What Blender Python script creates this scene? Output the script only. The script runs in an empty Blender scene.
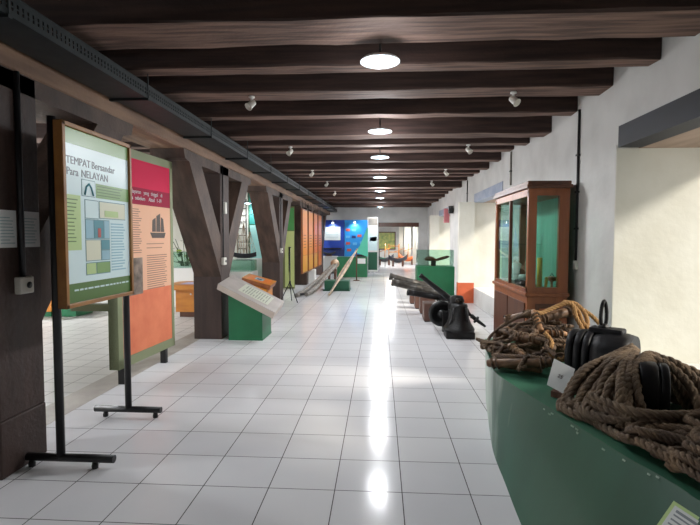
import bpy, bmesh, math, random
from mathutils import Vector, Matrix
random.seed(7)
V = Vector
SC = bpy.context.scene
COL = SC.collection

# ------------------------------------------------------------------ materials
def lin(h):
    h = h.lstrip('#')
    c = [int(h[i:i+2], 16)/255 for i in (0, 2, 4)]
    return tuple(x/12.92 if x <= .04045 else ((x+.055)/1.055)**2.4 for x in c) + (1,)

def mat(name, col, rough=.6, metal=0, col2=None, scale=(6, 6, 6), bump=0, bscale=40, spec=.5, detail=6, lo=.35, hi=.65):
    m = bpy.data.materials.new(name); m.use_nodes = True
    nt = m.node_tree; b = nt.nodes['Principled BSDF']
    b.inputs['Base Color'].default_value = lin(col)
    b.inputs['Roughness'].default_value = rough
    b.inputs['Metallic'].default_value = metal
    b.inputs['Specular IOR Level'].default_value = spec
    if col2 or bump:
        tc = nt.nodes.new('ShaderNodeTexCoord')
        mp = nt.nodes.new('ShaderNodeMapping'); mp.inputs['Scale'].default_value = scale
        nt.links.new(tc.outputs['Object'], mp.inputs['Vector'])
        nz = nt.nodes.new('ShaderNodeTexNoise'); nz.inputs['Scale'].default_value = 1
        nz.inputs['Detail'].default_value = detail
        nt.links.new(mp.outputs[0], nz.inputs['Vector'])
        if col2:
            r = nt.nodes.new('ShaderNodeValToRGB')
            r.color_ramp.elements[0].position = lo; r.color_ramp.elements[0].color = lin(col)
            r.color_ramp.elements[1].position = hi; r.color_ramp.elements[1].color = lin(col2)
            nt.links.new(nz.outputs['Fac'], r.inputs[0])
            nt.links.new(r.outputs[0], b.inputs['Base Color'])
        if bump:
            n2 = nt.nodes.new('ShaderNodeTexNoise'); n2.inputs['Scale'].default_value = bscale
            n2.inputs['Detail'].default_value = 4
            nt.links.new(mp.outputs[0] if bscale < 5 else tc.outputs['Object'], n2.inputs['Vector'])
            bp = nt.nodes.new('ShaderNodeBump'); bp.inputs['Strength'].default_value = bump
            bp.inputs['Distance'].default_value = .02
            nt.links.new(n2.outputs['Fac'], bp.inputs['Height'])
            nt.links.new(bp.outputs[0], b.inputs['Normal'])
    return m

def emis(name, col, s):
    m = bpy.data.materials.new(name); m.use_nodes = True
    b = m.node_tree.nodes['Principled BSDF']
    b.inputs['Base Color'].default_value = lin(col)
    b.inputs['Emission Color'].default_value = lin(col)
    b.inputs['Emission Strength'].default_value = s
    return m

def tile_mat(name, col, col2, grout, size, ox, oy, rough, gw=.006):
    m = bpy.data.materials.new(name); m.use_nodes = True
    nt = m.node_tree; b = nt.nodes['Principled BSDF']; b.inputs['Specular IOR Level'].default_value = .08
    tc = nt.nodes.new('ShaderNodeTexCoord')
    sp = nt.nodes.new('ShaderNodeSeparateXYZ'); nt.links.new(tc.outputs['Object'], sp.inputs[0])
    def mth(op, a, c=None):
        n = nt.nodes.new('ShaderNodeMath'); n.operation = op
        for i, v in ((0, a), (1, c)):
            if v is None: continue
            if isinstance(v, (int, float)): n.inputs[i].default_value = v
            else: nt.links.new(v, n.inputs[i])
        return n.outputs[0]
    masks, cells = [], []
    for ax, o in (('X', ox), ('Y', oy)):
        t = mth('DIVIDE', mth('SUBTRACT', sp.outputs[ax], o), size)
        fr = mth('FRACT', t); cells.append(mth('FLOOR', t))
        d = mth('MINIMUM', fr, mth('SUBTRACT', 1.0, fr))
        masks.append(mth('LESS_THAN', d, gw/size/2))
    g = mth('MAXIMUM', masks[0], masks[1])
    cb = nt.nodes.new('ShaderNodeCombineXYZ'); nt.links.new(cells[0], cb.inputs[0]); nt.links.new(cells[1], cb.inputs[1])
    wn = nt.nodes.new('ShaderNodeTexWhiteNoise'); wn.noise_dimensions = '2D'; nt.links.new(cb.outputs[0], wn.inputs['Vector'])
    nz = nt.nodes.new('ShaderNodeTexNoise'); nz.inputs['Scale'].default_value = 1.7; nz.inputs['Detail'].default_value = 5
    nt.links.new(tc.outputs['Object'], nz.inputs['Vector'])
    f = mth('ADD', mth('MULTIPLY', wn.outputs['Value'], .35), mth('MULTIPLY', nz.outputs['Fac'], .65))
    mx = nt.nodes.new('ShaderNodeMix'); mx.data_type = 'RGBA'
    mx.inputs['A'].default_value = lin(col); mx.inputs['B'].default_value = lin(col2)
    nt.links.new(f, mx.inputs['Factor'])
    m2 = nt.nodes.new('ShaderNodeMix'); m2.data_type = 'RGBA'
    nt.links.new(g, m2.inputs['Factor']); nt.links.new(mx.outputs['Result'], m2.inputs['A'])
    m2.inputs['B'].default_value = lin(grout)
    nt.links.new(m2.outputs['Result'], b.inputs['Base Color'])
    rr = mth('ADD', mth('MULTIPLY', nz.outputs['Fac'], .1), rough-.05)
    rr = mth('ADD', rr, mth('MULTIPLY', g, .4))
    nt.links.new(rr, b.inputs['Roughness'])
    # each glazed tile lies a touch out of level
    nb = nt.nodes.new('ShaderNodeTexNoise'); nb.inputs['Scale'].default_value = 5; nb.inputs['Detail'].default_value = 1
    nt.links.new(tc.outputs['Object'], nb.inputs['Vector'])
    bp = nt.nodes.new('ShaderNodeBump'); bp.inputs['Strength'].default_value = .05; bp.inputs['Distance'].default_value = .02
    nt.links.new(nb.outputs['Fac'], bp.inputs['Height']); nt.links.new(bp.outputs[0], b.inputs['Normal'])
    return m

def glass(name, tint='#e4f2ee', alpha=.22):
    m = bpy.data.materials.new(name); m.use_nodes = True
    nt = m.node_tree; nt.nodes.clear()
    o = nt.nodes.new('ShaderNodeOutputMaterial'); t = nt.nodes.new('ShaderNodeBsdfTransparent')
    g = nt.nodes.new('ShaderNodeBsdfGlossy'); g.inputs['Roughness'].default_value = .02
    t.inputs['Color'].default_value = lin(tint)
    fr = nt.nodes.new('ShaderNodeFresnel'); fr.inputs['IOR'].default_value = 1.5
    mx = nt.nodes.new('ShaderNodeMixShader')
    ge = nt.nodes.new('ShaderNodeNewGeometry'); ml = nt.nodes.new('ShaderNodeMath'); ml.operation = 'SUBTRACT'; ml.use_clamp = True   # one reflection per pane, at the face the light enters
    nt.links.new(fr.outputs[0], ml.inputs[0]); nt.links.new(ge.outputs['Backfacing'], ml.inputs[1])
    nt.links.new(ml.outputs[0], mx.inputs[0]); nt.links.new(t.outputs[0], mx.inputs[1]); nt.links.new(g.outputs[0], mx.inputs[2])
    nt.links.new(mx.outputs[0], o.inputs[0])
    return m

TO = .332*.4
M = dict(
    floor=tile_mat('white_floor_tile', '#c9c9cd', '#dcdbdb', '#4a4848', .4, -TO, .296, .15),
    floor2=tile_mat('grey_floor_tile', '#b4b2ae', '#c6c4bf', '#6a6864', .3, .1, .05, .3, .008),
    strip=mat('threshold_concrete', '#a39c92', .55, col2='#8d857b', scale=(4, 4, 4), bump=.15),
    plaster=mat('white_plaster', '#c2c1be', .85, col2='#d1d0cd', scale=(2.2, 2.2, 2.2), bump=.25, bscale=7, lo=.3, hi=.6),
    cream=mat('cream_plaster', '#dcdbd1', .85, col2='#d3d1c5', scale=(2.5, 2.5, 2.5), bump=.2, bscale=8),
    ceil=mat('ceiling_boards', '#2c1f1c', .8, col2='#1d1514', scale=(2, 14, 2)),
    beam=mat('scraped_joist_underside', '#4c3830', .78, col2='#84675a', scale=(1.6, 22, 22), bump=.2, bscale=30, lo=.38, hi=.68),  # bare wood tone made paler, with floor bounce light in the colour
    beam_side=mat('joist_side_timber', '#2f201c', .8, col2='#47322b', scale=(1.6, 22, 22), bump=.2, bscale=30, lo=.38, hi=.68),  # darker copy, shade between the joists put into the colour
    post=mat('dark_post_timber', '#33241f', .6, col2='#42302a', scale=(12, 12, 1.5), bump=.25, bscale=30),
    girder=mat('brown_girder_timber', '#6f5443', .65, col2='#8f7058', scale=(10, 1.3, 10), bump=.3, bscale=25),
    brace=mat('brace_timber', '#3d2e27', .62, col2='#5a463b', scale=(10, 3, 3), bump=.25, bscale=28),
    lintel=mat('dark_lintel', '#15171e', .6, col2='#1e2029', scale=(6, 2, 6)),
    bluelintel=mat('blue_grey_paint', '#8d99ae', .7, col2='#a3aaba', scale=(6, 3, 6)),
    soffit=mat('soffit_planks', '#8d7a6b', .8, col2='#a38d7c', scale=(9, 2, 2)),
    orangebase=mat('terracotta_paint', '#c9613a', .7, col2='#b55430', scale=(5, 5, 5)),
    tray=mat('dark_cable_tray', '#20272a', .5, .2, col2='#2c3335', scale=(9, 9, 9)),
    black=mat('black_paint', '#141415', .42, col2='#1e1e20', scale=(8, 8, 8)),
    iron=mat('black_iron', '#070707', .42, 0, col2='#121112', scale=(14, 14, 14), bump=.35, bscale=45, spec=.4),
    gunmetal=mat('grey_bronze', '#56524c', .42, .45, col2='#3d3a36', scale=(10, 10, 10), bump=.2, bscale=35),
    white=mat('white_paint', '#dcdcd8', .6), paper=mat('paper', '#d9dcdc', .8),
    plastic=mat('white_plastic', '#d6d3c9', .45),
    green=mat('green_paint', '#1f7048', .45, col2='#1b6541', scale=(3, 3, 3)),
    tgreen=mat('dark_green_paint', '#254a3a', .38, col2='#2b5443', scale=(2.5, 2.5, 1.2), bump=.08, bscale=12),
    chip=mat('worn_green_paint', '#9fb0a2', .6, col2='#4f7060', scale=(14, 14, 4), detail=8, lo=.38, hi=.68),
    dgreen=mat('deep_green', '#18553c', .5),
    olive=mat('olive_paint', '#70744a', .5), olive_d=mat('olive_edge', '#565a36', .5),
    woodc=mat('cabinet_wood', '#7c4426', .38, col2='#8e532f', scale=(14, 14, 1.4), bump=.06),
    woodd=mat('cabinet_wood_dark', '#4c2b1c', .4, col2='#5b3622', scale=(14, 14, 2)),
    plinth=mat('brown_plinth', '#54392f', .5, col2='#63463a', scale=(10, 10, 3)),
    frame=mat('sign_frame_wood', '#8a5a2a', .45, col2='#a16f36', scale=(10, 6, 6)),
    frame_d=mat('sign_frame_side', '#4a3220', .5),
    p_aqua=mat('print_aqua', '#d3e8ea', .3), p_green=mat('print_green', '#7ba062', .3), p_dgreen=mat('print_dark_green', '#55783f', .3),
    p_lgreen=mat('print_light_green', '#b6cf8f', .3), p_blue=mat('print_blue', '#92bccb', .3), p_line=mat('print_grey', '#8fa9ae', .4),
    p_teal=mat('print_teal', '#4d8f9d', .3), p_cream=mat('print_cream', '#d8d9c2', .3), p_red=mat('print_red', '#b8524a', .4),
    p_frame=mat('print_dark_line', '#6f959d', .4), p_text=mat('print_text_grey', '#828a90', .4),
    k_red=mat('panel_crimson', '#dd2a54', .8), k_dred=mat('panel_dark_red', '#a02040', .8),
    k_peach=mat('panel_peach', '#eebb9b', .75), k_salmon=mat('panel_salmon', '#f08b62', .7, col2='#e37a55', scale=(4, 4, 4)),
    k_text=mat('panel_text_brown', '#a97b67', .5), k_photo=mat('panel_photo', '#9d8a7c', .4, col2='#54473f', scale=(9, 9, 9)),
    k_dark=mat('panel_dark_ink', '#4a3c35', .5), sage=mat('panel_sage_frame', '#8b9470', .5),
    pod=mat('grey_board', '#a39b95', .5, col2='#b0a8a2', scale=(5, 5, 5)), podedge=mat('board_edge', '#bdb1a6', .5),
    podpaper=mat('printed_sheet', '#c3c6b4', .4), podtext=mat('printed_lines', '#8c9184', .5),
    orange=mat('orange_wood', '#b9722a', .4, col2='#c9822f', scale=(3, 12, 12)), orange2=mat('orange_print', '#d9782a', .4),
    lav=mat('lavender_sheet', '#b8aecb', .6),
    o_top=mat('amber_print', '#e08c12', .35, col2='#d47a0c', scale=(3, 3, 1.5)), o_low=mat('yellow_orange_print', '#e0912b', .35, col2='#d9a23b', scale=(4, 4, 2)),
    o_deep=mat('orange_red_print', '#e2700f', .35, col2='#e58518', scale=(3, 3, 2)),
    teal=mat('teal_print', '#86b5b0', .5), teal_d=mat('deep_teal_print', '#1f7d76', .5), lime=mat('pale_lime_print', '#c6cf86', .5), grass=mat('leaf_green_print', '#4f9a50', .5),
    blue=mat('cobalt_panel', '#1c3f9e', .4), cyan=mat('bright_blue_panel', '#1f86cf', .4), cyan2=mat('light_blue_print', '#58a9dd', .4), navy=mat('navy_print', '#1b2f6b', .4),
    sail=mat('teal_sail_paint', '#4cc4a6', .5), pale=mat('pale_worn_wood', '#cbb59a', .6, col2='#8f7a64', scale=(12, 2, 12)),
    greywood=mat('grey_driftwood', '#8f8a82', .6, col2='#6c675f', scale=(3, 10, 10)),
    rope=mat('tarred_rope', '#5f4f40', .85, col2='#84705a', scale=(9, 9, 9), bump=.6, bscale=160, lo=.4, hi=.7),
    rope_l=mat('tan_rope', '#9b7447', .85, col2='#b8915f', scale=(9, 9, 9), bump=.5, bscale=160),
    rope_d=mat('dark_rope', '#58473a', .85, col2='#7f6850', scale=(9, 9, 9), bump=.6, bscale=160, lo=.4, hi=.7),
    rung=mat('ladder_rung_wood', '#5b432f', .55, col2='#7c5c41', scale=(4, 20, 20), bump=.3, bscale=40),
    rung_l=mat('light_rung_wood', '#a87c54', .55, col2='#8c6542', scale=(20, 20, 4)),
    pulley=mat('black_pulley_wood', '#0c0c0e', .48, col2='#16161a', scale=(6, 6, 6), bump=.1, spec=.25),
    yellow=mat('yellow_paint', '#cfae25', .5), mint=mat('cabinet_back_green', '#5c9c86', .6, col2='#6aa892', scale=(20, 20, 1)),
    glass=glass('clear_glass'), glassg=glass('greenish_glass', '#eaf6f1'),
    leaf=mat('dark_leaf', '#274322', .5), leaf2=mat('yellow_green_leaf', '#8ea83a', .5), pot=mat('clay_pot', '#7a4a35', .7),
    curtain=mat('white_curtain', '#eeeade', .9), mapy=mat('map_print', '#c6c26a', .5, col2='#7f9a58', scale=(5, 5, 5)),
    navyboat=mat('dark_boat_hull', '#2a2a30', .5), redw=mat('orange_boat', '#d06a35', .5),
    shade=mat('enamel_white', '#e3e8ea', .35), bulb=emis('lamp_bulb', '#eaf5ff', 14), ledpanel=emis('lamp_diffuser', '#bfe6f5', 2.2),
    spotglow=emis('spot_glow', '#eaf4ff', 25),
)

# ------------------------------------------------------------------ mesh building
def root_loc(p):
    l = V((0, 0, 0))
    while p: l = l + p.location; p = p.parent
    return l

class MB:
    """collects shapes (world coordinates) and links them as ONE mesh object"""
    def __init__(s): s.v = []; s.f = []; s.sm = []
    def add(s, vs, fs, smooth=False):
        o = len(s.v); s.v += [tuple(v) for v in vs]
        s.f += [tuple(i+o for i in f) for f in fs]; s.sm += [smooth]*len(fs); return s
    def box(s, a, b, bev=0):
        x0, x1 = sorted((a[0], b[0])); y0, y1 = sorted((a[1], b[1])); z0, z1 = sorted((a[2], b[2]))
        return s.obox(V(((x0+x1)/2, (y0+y1)/2, (z0+z1)/2)), V((1, 0, 0)), V((0, 1, 0)), V((0, 0, 1)), (x1-x0)/2, (y1-y0)/2, (z1-z0)/2, bev)
    def obox(s, c, ax, ay, az, hx, hy, hz, bev=0):
        c, ax, ay, az = V(c), V(ax).normalized(), V(ay).normalized(), V(az).normalized()
        bm = bmesh.new(); bmesh.ops.create_cube(bm, size=2)
        for v in bm.verts: v.co = V((v.co.x*hx, v.co.y*hy, v.co.z*hz))
        if bev: bmesh.ops.bevel(bm, geom=list(bm.edges), offset=min(bev, .45*2*min(hx, hy, hz)), segments=2, affect='EDGES', profile=.5)
        bm.verts.index_update()
        s.add([c+ax*v.co.x+ay*v.co.y+az*v.co.z for v in bm.verts], [[v.index for v in f.verts] for f in bm.faces])
        bm.free(); return s
    def prism(s, poly, e):
        """polygon (3d points, in one plane) pushed along vector e"""
        n = len(poly); e = V(e); P = [V(p) for p in poly]
        nrm = V((0, 0, 0))
        for i in range(n): nrm += P[i].cross(P[(i+1) % n])
        if nrm.dot(e) > 0: P.reverse()
        fs = [tuple(range(n)), tuple(range(2*n-1, n-1, -1))]
        for i in range(n):
            j = (i+1) % n; fs.append((i, i+n, j+n, j))
        return s.add(P+[p+e for p in P], fs)
    def loft(s, rings, caps=True, smooth=True, closed=False):
        n = len(rings[0]); vs = [p for r in rings for p in r]; fs = []
        R = len(rings)
        for i in range(R if closed else R-1):
            for j in range(n):
                k = (j+1) % n; i2 = (i+1) % R
                fs.append((i*n+j, i*n+k, i2*n+k, i2*n+j))
        o = len(s.v); s.add(vs, fs, smooth)
        if caps and not closed:
            s.f += [tuple(o+j for j in range(n-1, -1, -1)), tuple(o+(R-1)*n+j for j in range(n))]; s.sm += [False, False]
        return s
    def tube(s, path, r, seg=8, closed=False, caps=True):
        P = [V(p) for p in path]; n = len(P); rr = r if isinstance(r, (list, tuple)) else [r]*n
        rings = []; up = None
        for i in range(n):
            if closed: t = P[(i+1) % n]-P[i-1]
            else: t = P[min(i+1, n-1)]-P[max(i-1, 0)]
            t.normalize()
            if up is None:
                up = V((0, 0, 1)) if abs(t.z) < .9 else V((1, 0, 0))
            a = up-t*up.dot(t)
            if a.length < 1e-4: a = t.orthogonal()
            a.normalize(); up = a; b = t.cross(a)
            rings.append([P[i]+(a*math.cos(q)+b*math.sin(q))*rr[i] for q in [2*math.pi*k/seg for k in range(seg)]])
        return s.loft(rings, caps, True, closed)
    def lathe(s, prof, base=(0, 0, 0), axis=(0, 0, 1), seg=24, caps=True):
        """prof: (radius, distance along axis)"""
        ax = V(axis).normalized(); a = ax.orthogonal().normalized(); b = ax.cross(a); B = V(base)
        rings = [[B+ax*h+(a*math.cos(q)+b*math.sin(q))*max(r, 1e-4) for q in [2*math.pi*k/seg for k in range(seg)]] for r, h in prof]
        return s.loft(rings, caps)
    def ball(s, c, r, seg=12):
        n = seg//2; return s.lathe([(r*math.sin(math.pi*i/n), -r*math.cos(math.pi*i/n)) for i in range(n+1)], c, seg=seg)
    def build(s, name, m, parent=None):
        me = bpy.data.meshes.new(name)
        if parent is None:
            xs, ys, zs = zip(*s.v); o = V(((min(xs)+max(xs))/2, (min(ys)+max(ys))/2, min(zs)))
        else: o = root_loc(parent)
        me.from_pydata([V(v)-o for v in s.v], [], s.f)
        me.polygons.foreach_set('use_smooth', s.sm)
        me.validate(); 
        bm = bmesh.new(); bm.from_mesh(me); bmesh.ops.recalc_face_normals(bm, faces=bm.faces); bm.to_mesh(me); bm.free()
        me.materials.append(m)
        ob = bpy.data.objects.new(name, me); COL.objects.link(ob)
        if parent is None: ob.location = o
        else: ob.parent = parent
        return ob

def B(a, b, bev=0): return MB().box(a, b, bev)
def tag(o, label=None, cat=None, group=None, kind=None):
    if label: o['label'] = label
    if cat: o['category'] = cat
    if group: o['group'] = group
    if kind: o['kind'] = kind
    return o
def thing(name, label, cat, loc, group=None):
    o = bpy.data.objects.new(name, None); COL.objects.link(o); o.location = loc; o.empty_display_size = .1
    return tag(o, label, cat, group)
def struct(mb, name, m, label=None, parent=None):
    o = mb.build(name, m, parent)
    if parent is None: o['kind'] = 'structure'; o['label'] = label or name.replace('_', ' '); o['category'] = name.split('_')[0]
    return o

def text(s, size, origin, ux, uz, m, parent, name='lettering', depth=.001, align='LEFT'):
    """raised letters as a mesh: ux reading direction, uz up"""
    cu = bpy.data.curves.new('t', 'FONT'); cu.body = s; cu.size = size; cu.extrude = depth; cu.align_x = align; cu.resolution_u = 3
    ob = bpy.data.objects.new('t', cu); COL.objects.link(ob)
    dg = bpy.context.evaluated_depsgraph_get(); me = bpy.data.meshes.new_from_object(ob.evaluated_get(dg))
    bpy.data.objects.remove(ob); bpy.data.curves.remove(cu)
    ux, uz = V(ux).normalized(), V(uz).normalized(); n = ux.cross(uz); o = V(origin)-root_loc(parent)
    for v in me.vertices: v.co = o+ux*v.co.x+uz*v.co.y+n*v.co.z
    me.name = name; me.materials.clear(); me.materials.append(m)
    r = bpy.data.objects.new(name, me); COL.objects.link(r); r.parent = parent
    return r

def catmull(P, step=.012):
    P = [V(p) for p in P]; Q = [P[0]*2-P[1]]+P+[P[-1]*2-P[-2]]; out = []
    for i in range(1, len(Q)-2):
        a, b, c, d = Q[i-1:i+3]; n = max(2, int((c-b).length/step))
        for k in range(n):
            t = k/n
            out.append(.5*((2*b)+(c-a)*t+(2*a-5*b+4*c-d)*t*t+(3*b-a-3*c+d)*t**3))
    out.append(P[-1]); return out
def rope(mb, P, R, step=None, seg=6, pitch=5.2):
    """three strands laid round each other along the path"""
    pts = catmull(P, step or R*.55); n = len(pts); up = None; fr = []; L = 0
    for i in range(n):
        t = (pts[min(i+1, n-1)]-pts[max(i-1, 0)])
        if t.length < 1e-6: t = V((0, 0, 1))
        t.normalize()
        if up is None: up = V((0, 0, 1)) if abs(t.z) < .9 else V((1, 0, 0))
        a = up-t*up.dot(t)
        if a.length < 1e-4: a = t.orthogonal()
        a.normalize(); up = a; fr.append((a, t.cross(a), L))
        if i < n-1: L += (pts[i+1]-pts[i]).length
    for s in range(3):
        path = []
        for p, (a, b, l) in zip(pts, fr):
            q = l/(pitch*R)*2*math.pi+s*2.0944
            path.append(p+(a*math.cos(q)+b*math.sin(q))*R*.5)
        mb.tube(path, R*.56, seg)
    return mb

# ------------------------------------------------------------------ camera (phone at eye height, looking down the aisle)
cam = bpy.data.cameras.new('camera'); cam.sensor_fit = 'HORIZONTAL'; cam.sensor_width = 36
cam.lens = 482.377/700*36; cam.clip_start = .05; cam.clip_end = 200
co = bpy.data.objects.new('camera', cam); COL.objects.link(co)
yaw, pit, roll = .06196, .05113, .001554
f_ = V((-math.sin(yaw)*math.cos(pit), math.cos(yaw)*math.cos(pit), -math.sin(pit))); r_ = V((math.cos(yaw), math.sin(yaw), 0)); u_ = r_.cross(f_)
r2 = r_*math.cos(roll)+u_*math.sin(roll); u2 = u_*math.cos(roll)-r_*math.sin(roll)
mw = Matrix((r2, u2, -f_)).transposed().to_4x4(); mw.translation = V((0, 0, 1.505)); co.matrix_world = mw
SC.camera = co

# ------------------------------------------------------------------ the setting
XR, XO = 2.17, 3.2           # inner and outer face of the thick right wall
YB, YF, YE = -6.0, 22.5, 31.0 # wall behind, far wall, end of the next room
XL = -9.0
ZC = 3.16
struct(B((-2.66, YB, -.12), (XO, YE, 0)), 'floor', M['floor'], 'glossy white square floor tiles of the main aisle')
f2 = MB(); f2.box((XL, YB, -.12), (-2.96, YE, -.002)); struct(f2, 'floor_left', M['floor2'], 'duller grey tiled floor of the left side aisle')
struct(B((-2.96, YB, -.12), (-2.66, YE, .002)), 'trim_1', M['strip'], 'beige concrete threshold strip along the row of posts')
struct(B((XL-.2, YB-.2, ZC), (XO+.2, YE+.2, ZC+.15)), 'ceiling', M['ceil'], 'dark timber ceiling boards above the joists')
wins = [(-4.7, -2.1, .34, 2.35), (1.95, 4.64, .34, 2.36), (8.75, 11.39, .36, 2.35), (15.2, 18.05, .36, 2.33), (23.6, 25.6, .12, 2.3), (26.4, 28.0, .12, 2.3), (28.6, 30.4, .12, 2.3)]
w = MB(); y = YB
for a, b, z0, z1 in wins:
    w.box((XR, y, 0), (XO, a, ZC)); w.box((XR, a, 0), (XO, b, z0)); w.box((XR, a, z1), (XO, b, ZC)); y = b
w.box((XR, y, 0), (XO, YE, ZC))
struct(w, 'wall_right', M['plaster'], 'thick white plastered right wall with deep window recesses')
w = MB(); w.box((XL, YF, 0), (-.05, YF+.3, ZC)); w.box((1.77, YF, 0), (XR, YF+.3, ZC)); w.box((-.05, YF, 2.2), (1.77, YF+.3, ZC))
struct(w, 'wall_far', M['plaster'], 'white far wall with the doorway into the next room')
lwins = [(-4.5, -2.5, .9, 2.6), (-1, 1, .9, 2.6), (2.5, 4.5, .9, 2.6), (6, 8, .9, 2.6), (9.5, 11.5, .9, 2.6)]  # windows out of view, added to bring daylight into the aisle
w = MB(); y = YB
for a, b, z0, z1 in lwins:
    w.box((XL-.3, y, 0), (XL, a, ZC)); w.box((XL-.3, a, 0), (XL, b, z0)); w.box((XL-.3, a, z1), (XL, b, ZC)); y = b
w.box((XL-.3, y, 0), (XL, YE, ZC))
struct(w, 'wall_left', M['cream'], 'cream wall of the side aisle with daylight windows')
struct(B((XL, YB-.2, 0), (XO, YB, ZC)), 'wall_back', M['plaster'], 'plastered wall behind the viewpoint')
struct(B((XL, YE, 0), (XO, YE+.2, ZC)), 'wall_end', M['plaster'], 'end wall of the room beyond the doorway')
struct(B((XL, 13.6, 0), (-3.72, 13.75, ZC)), 'wall_cross', M['cream'], 'cream cross wall closing the side aisle')
struct(B((-.07, YF-.03, 2.02), (1.79, YF+.33, 2.21)), 'trim_2', M['woodd'], 'dark timber lintel over the far doorway')
# window reveals: cream jamb faces, lintels, plank soffits, sills
jamb = MB(); 
for i, (a, b, z0, z1) in enumerate(wins[1:4]):
    jm = MB(); jm.box((XR+.002, b-.012, z0), (XO, b+.0, z1-.03)); jm.box((XR+.002, a, z0), (XO, a+.012, z1-.03))
    struct(jm, 'trim_%d' % (3+i*3), M['cream'], 'cream plastered window jambs of recess %d along the right wall' % (i+1))
    struct(B((XR+.2, a, z1-.03), (XO, b, z1+.0)), 'trim_%d' % (4+i*3), M['soffit'], 'plank soffit of window recess %d along the right wall' % (i+1))
    struct(B((XR-.012, a+.0, z1-.03), (XR+.2, b-.06, z1+.16)), 'trim_%d' % (5+i*3), [M['lintel'], M['bluelintel'], M['bluelintel']][i],
           ['near black painted lintel above the nearest window recess', 'blue grey painted lintel above the middle window recess', 'grey lintel above the farthest window recess'][i])
for i, (a, b, z0, z1) in enumerate(wins):
    fr = MB(); xo = XO-.06
    for yy in (a+.03, (a+b)/2, b-.03): fr.box((xo, yy-.03, z0), (xo+.05, yy+.03, z1-.03))
    for zz in (z0+.03, z1-.09): fr.box((xo, a, zz-.03), (xo+.05, b, zz+.03))
    struct(fr, 'window_%d' % (i+1), M['white'], 'white window frame in the right wall')
for i, (a, b, z0, z1) in enumerate(lwins):
    fr = MB()
    for yy in (a+.03, (a+b)/2, b-.03): fr.box((XL-.25, yy-.03, z0), (XL-.2, yy+.03, z1))
    for zz in (z0+.03, z1-.03): fr.box((XL-.25, a, zz-.03), (XL-.2, b, zz+.03))
    struct(fr, 'window_%d' % (len(wins)+i+1), M['white'], 'white window frame in the side aisle wall')
for k, yb in enumerate((11.26, 17.86)):
    p = thing('wall_pilaster', ['white pilaster with terracotta base beside the wooden cabinet window', 'more distant white pilaster behind the glass case, red box above it'][k], 'pilaster', (2.0, yb+.09, 0), None)
    B((1.815, yb, .47), (2.168, yb+.18, 2.33)).build('shaft', M['cream'], p)
    B((1.80, yb-.004, 0), (2.168, yb+.18, .47)).build('base', M['orangebase'], p)['label'] = 'terracotta painted base'

# ------------------------------------------------------------------ timber joists
ords = ['nearest', 'second', 'third', 'fourth', 'fifth', 'sixth', 'seventh', 'eighth', 'ninth', 'tenth', 'eleventh', 'twelfth', 'thirteenth', 'fourteenth', 'fifteenth', 'sixteenth', 'seventeenth', 'eighteenth', 'nineteenth', 'twentieth', 'twenty-first', 'twenty-second', 'twenty-third']
beams = [(3.13, 3.56, 2.90), (3.95, 4.14, 2.895), (4.72, 5.03, 2.925), (5.54, 5.74, 2.9), (6.34, 6.65, 2.845), (7.24, 7.46, 2.89), (8.06, 8.34, 2.95), (8.9, 9.15, 2.91), (9.84, 10.08, 2.895), (10.76, 11.0, 2.935), (11.44, 11.66, 2.95), (12.26, 12.5, 2.95), (13.07, 13.35, 2.86), (13.9, 14.13, 2.92), (14.7, 14.95, 2.93), (15.6, 15.82, 2.92), (16.44, 16.7, 2.88)]
for k in range(6): beams.append((17.3+k*.84, 17.55+k*.84, random.choice((2.87, 2.91, 2.94))))
for i, (a, b, z) in enumerate(beams):
    bm = MB(); x = XL; rings = []
    rnd = random.Random(i)
    N = 36
    for k in range(N+1):
        xx = XL+(XR-.004-XL)*k/N
        j = lambda s=.006: rnd.uniform(-s, s)
        c = .012
        rings.append([V((xx, a+j(), z+c+j())), V((xx, a+c+j(), z+j())), V((xx, b-c+j(), z+j())), V((xx, b+j(), z+c+j())), V((xx, b+j(), ZC-.002)), V((xx, a+j(), ZC-.002))])
    bm.loft(rings, smooth=False)
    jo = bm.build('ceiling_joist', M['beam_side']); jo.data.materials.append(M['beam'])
    for q in jo.data.polygons: q.material_index = 1 if q.normal.z < -.9 else 0  # downward faces get the paler, lit copy
    tag(jo, 'rough brown timber ceiling joist, %s from the viewpoint' % ords[i], 'beam', 'timber ceiling joists across the aisle')
# a few patches where the plaster has broken away under joist ends are left to the wall's own unevenness

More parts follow.
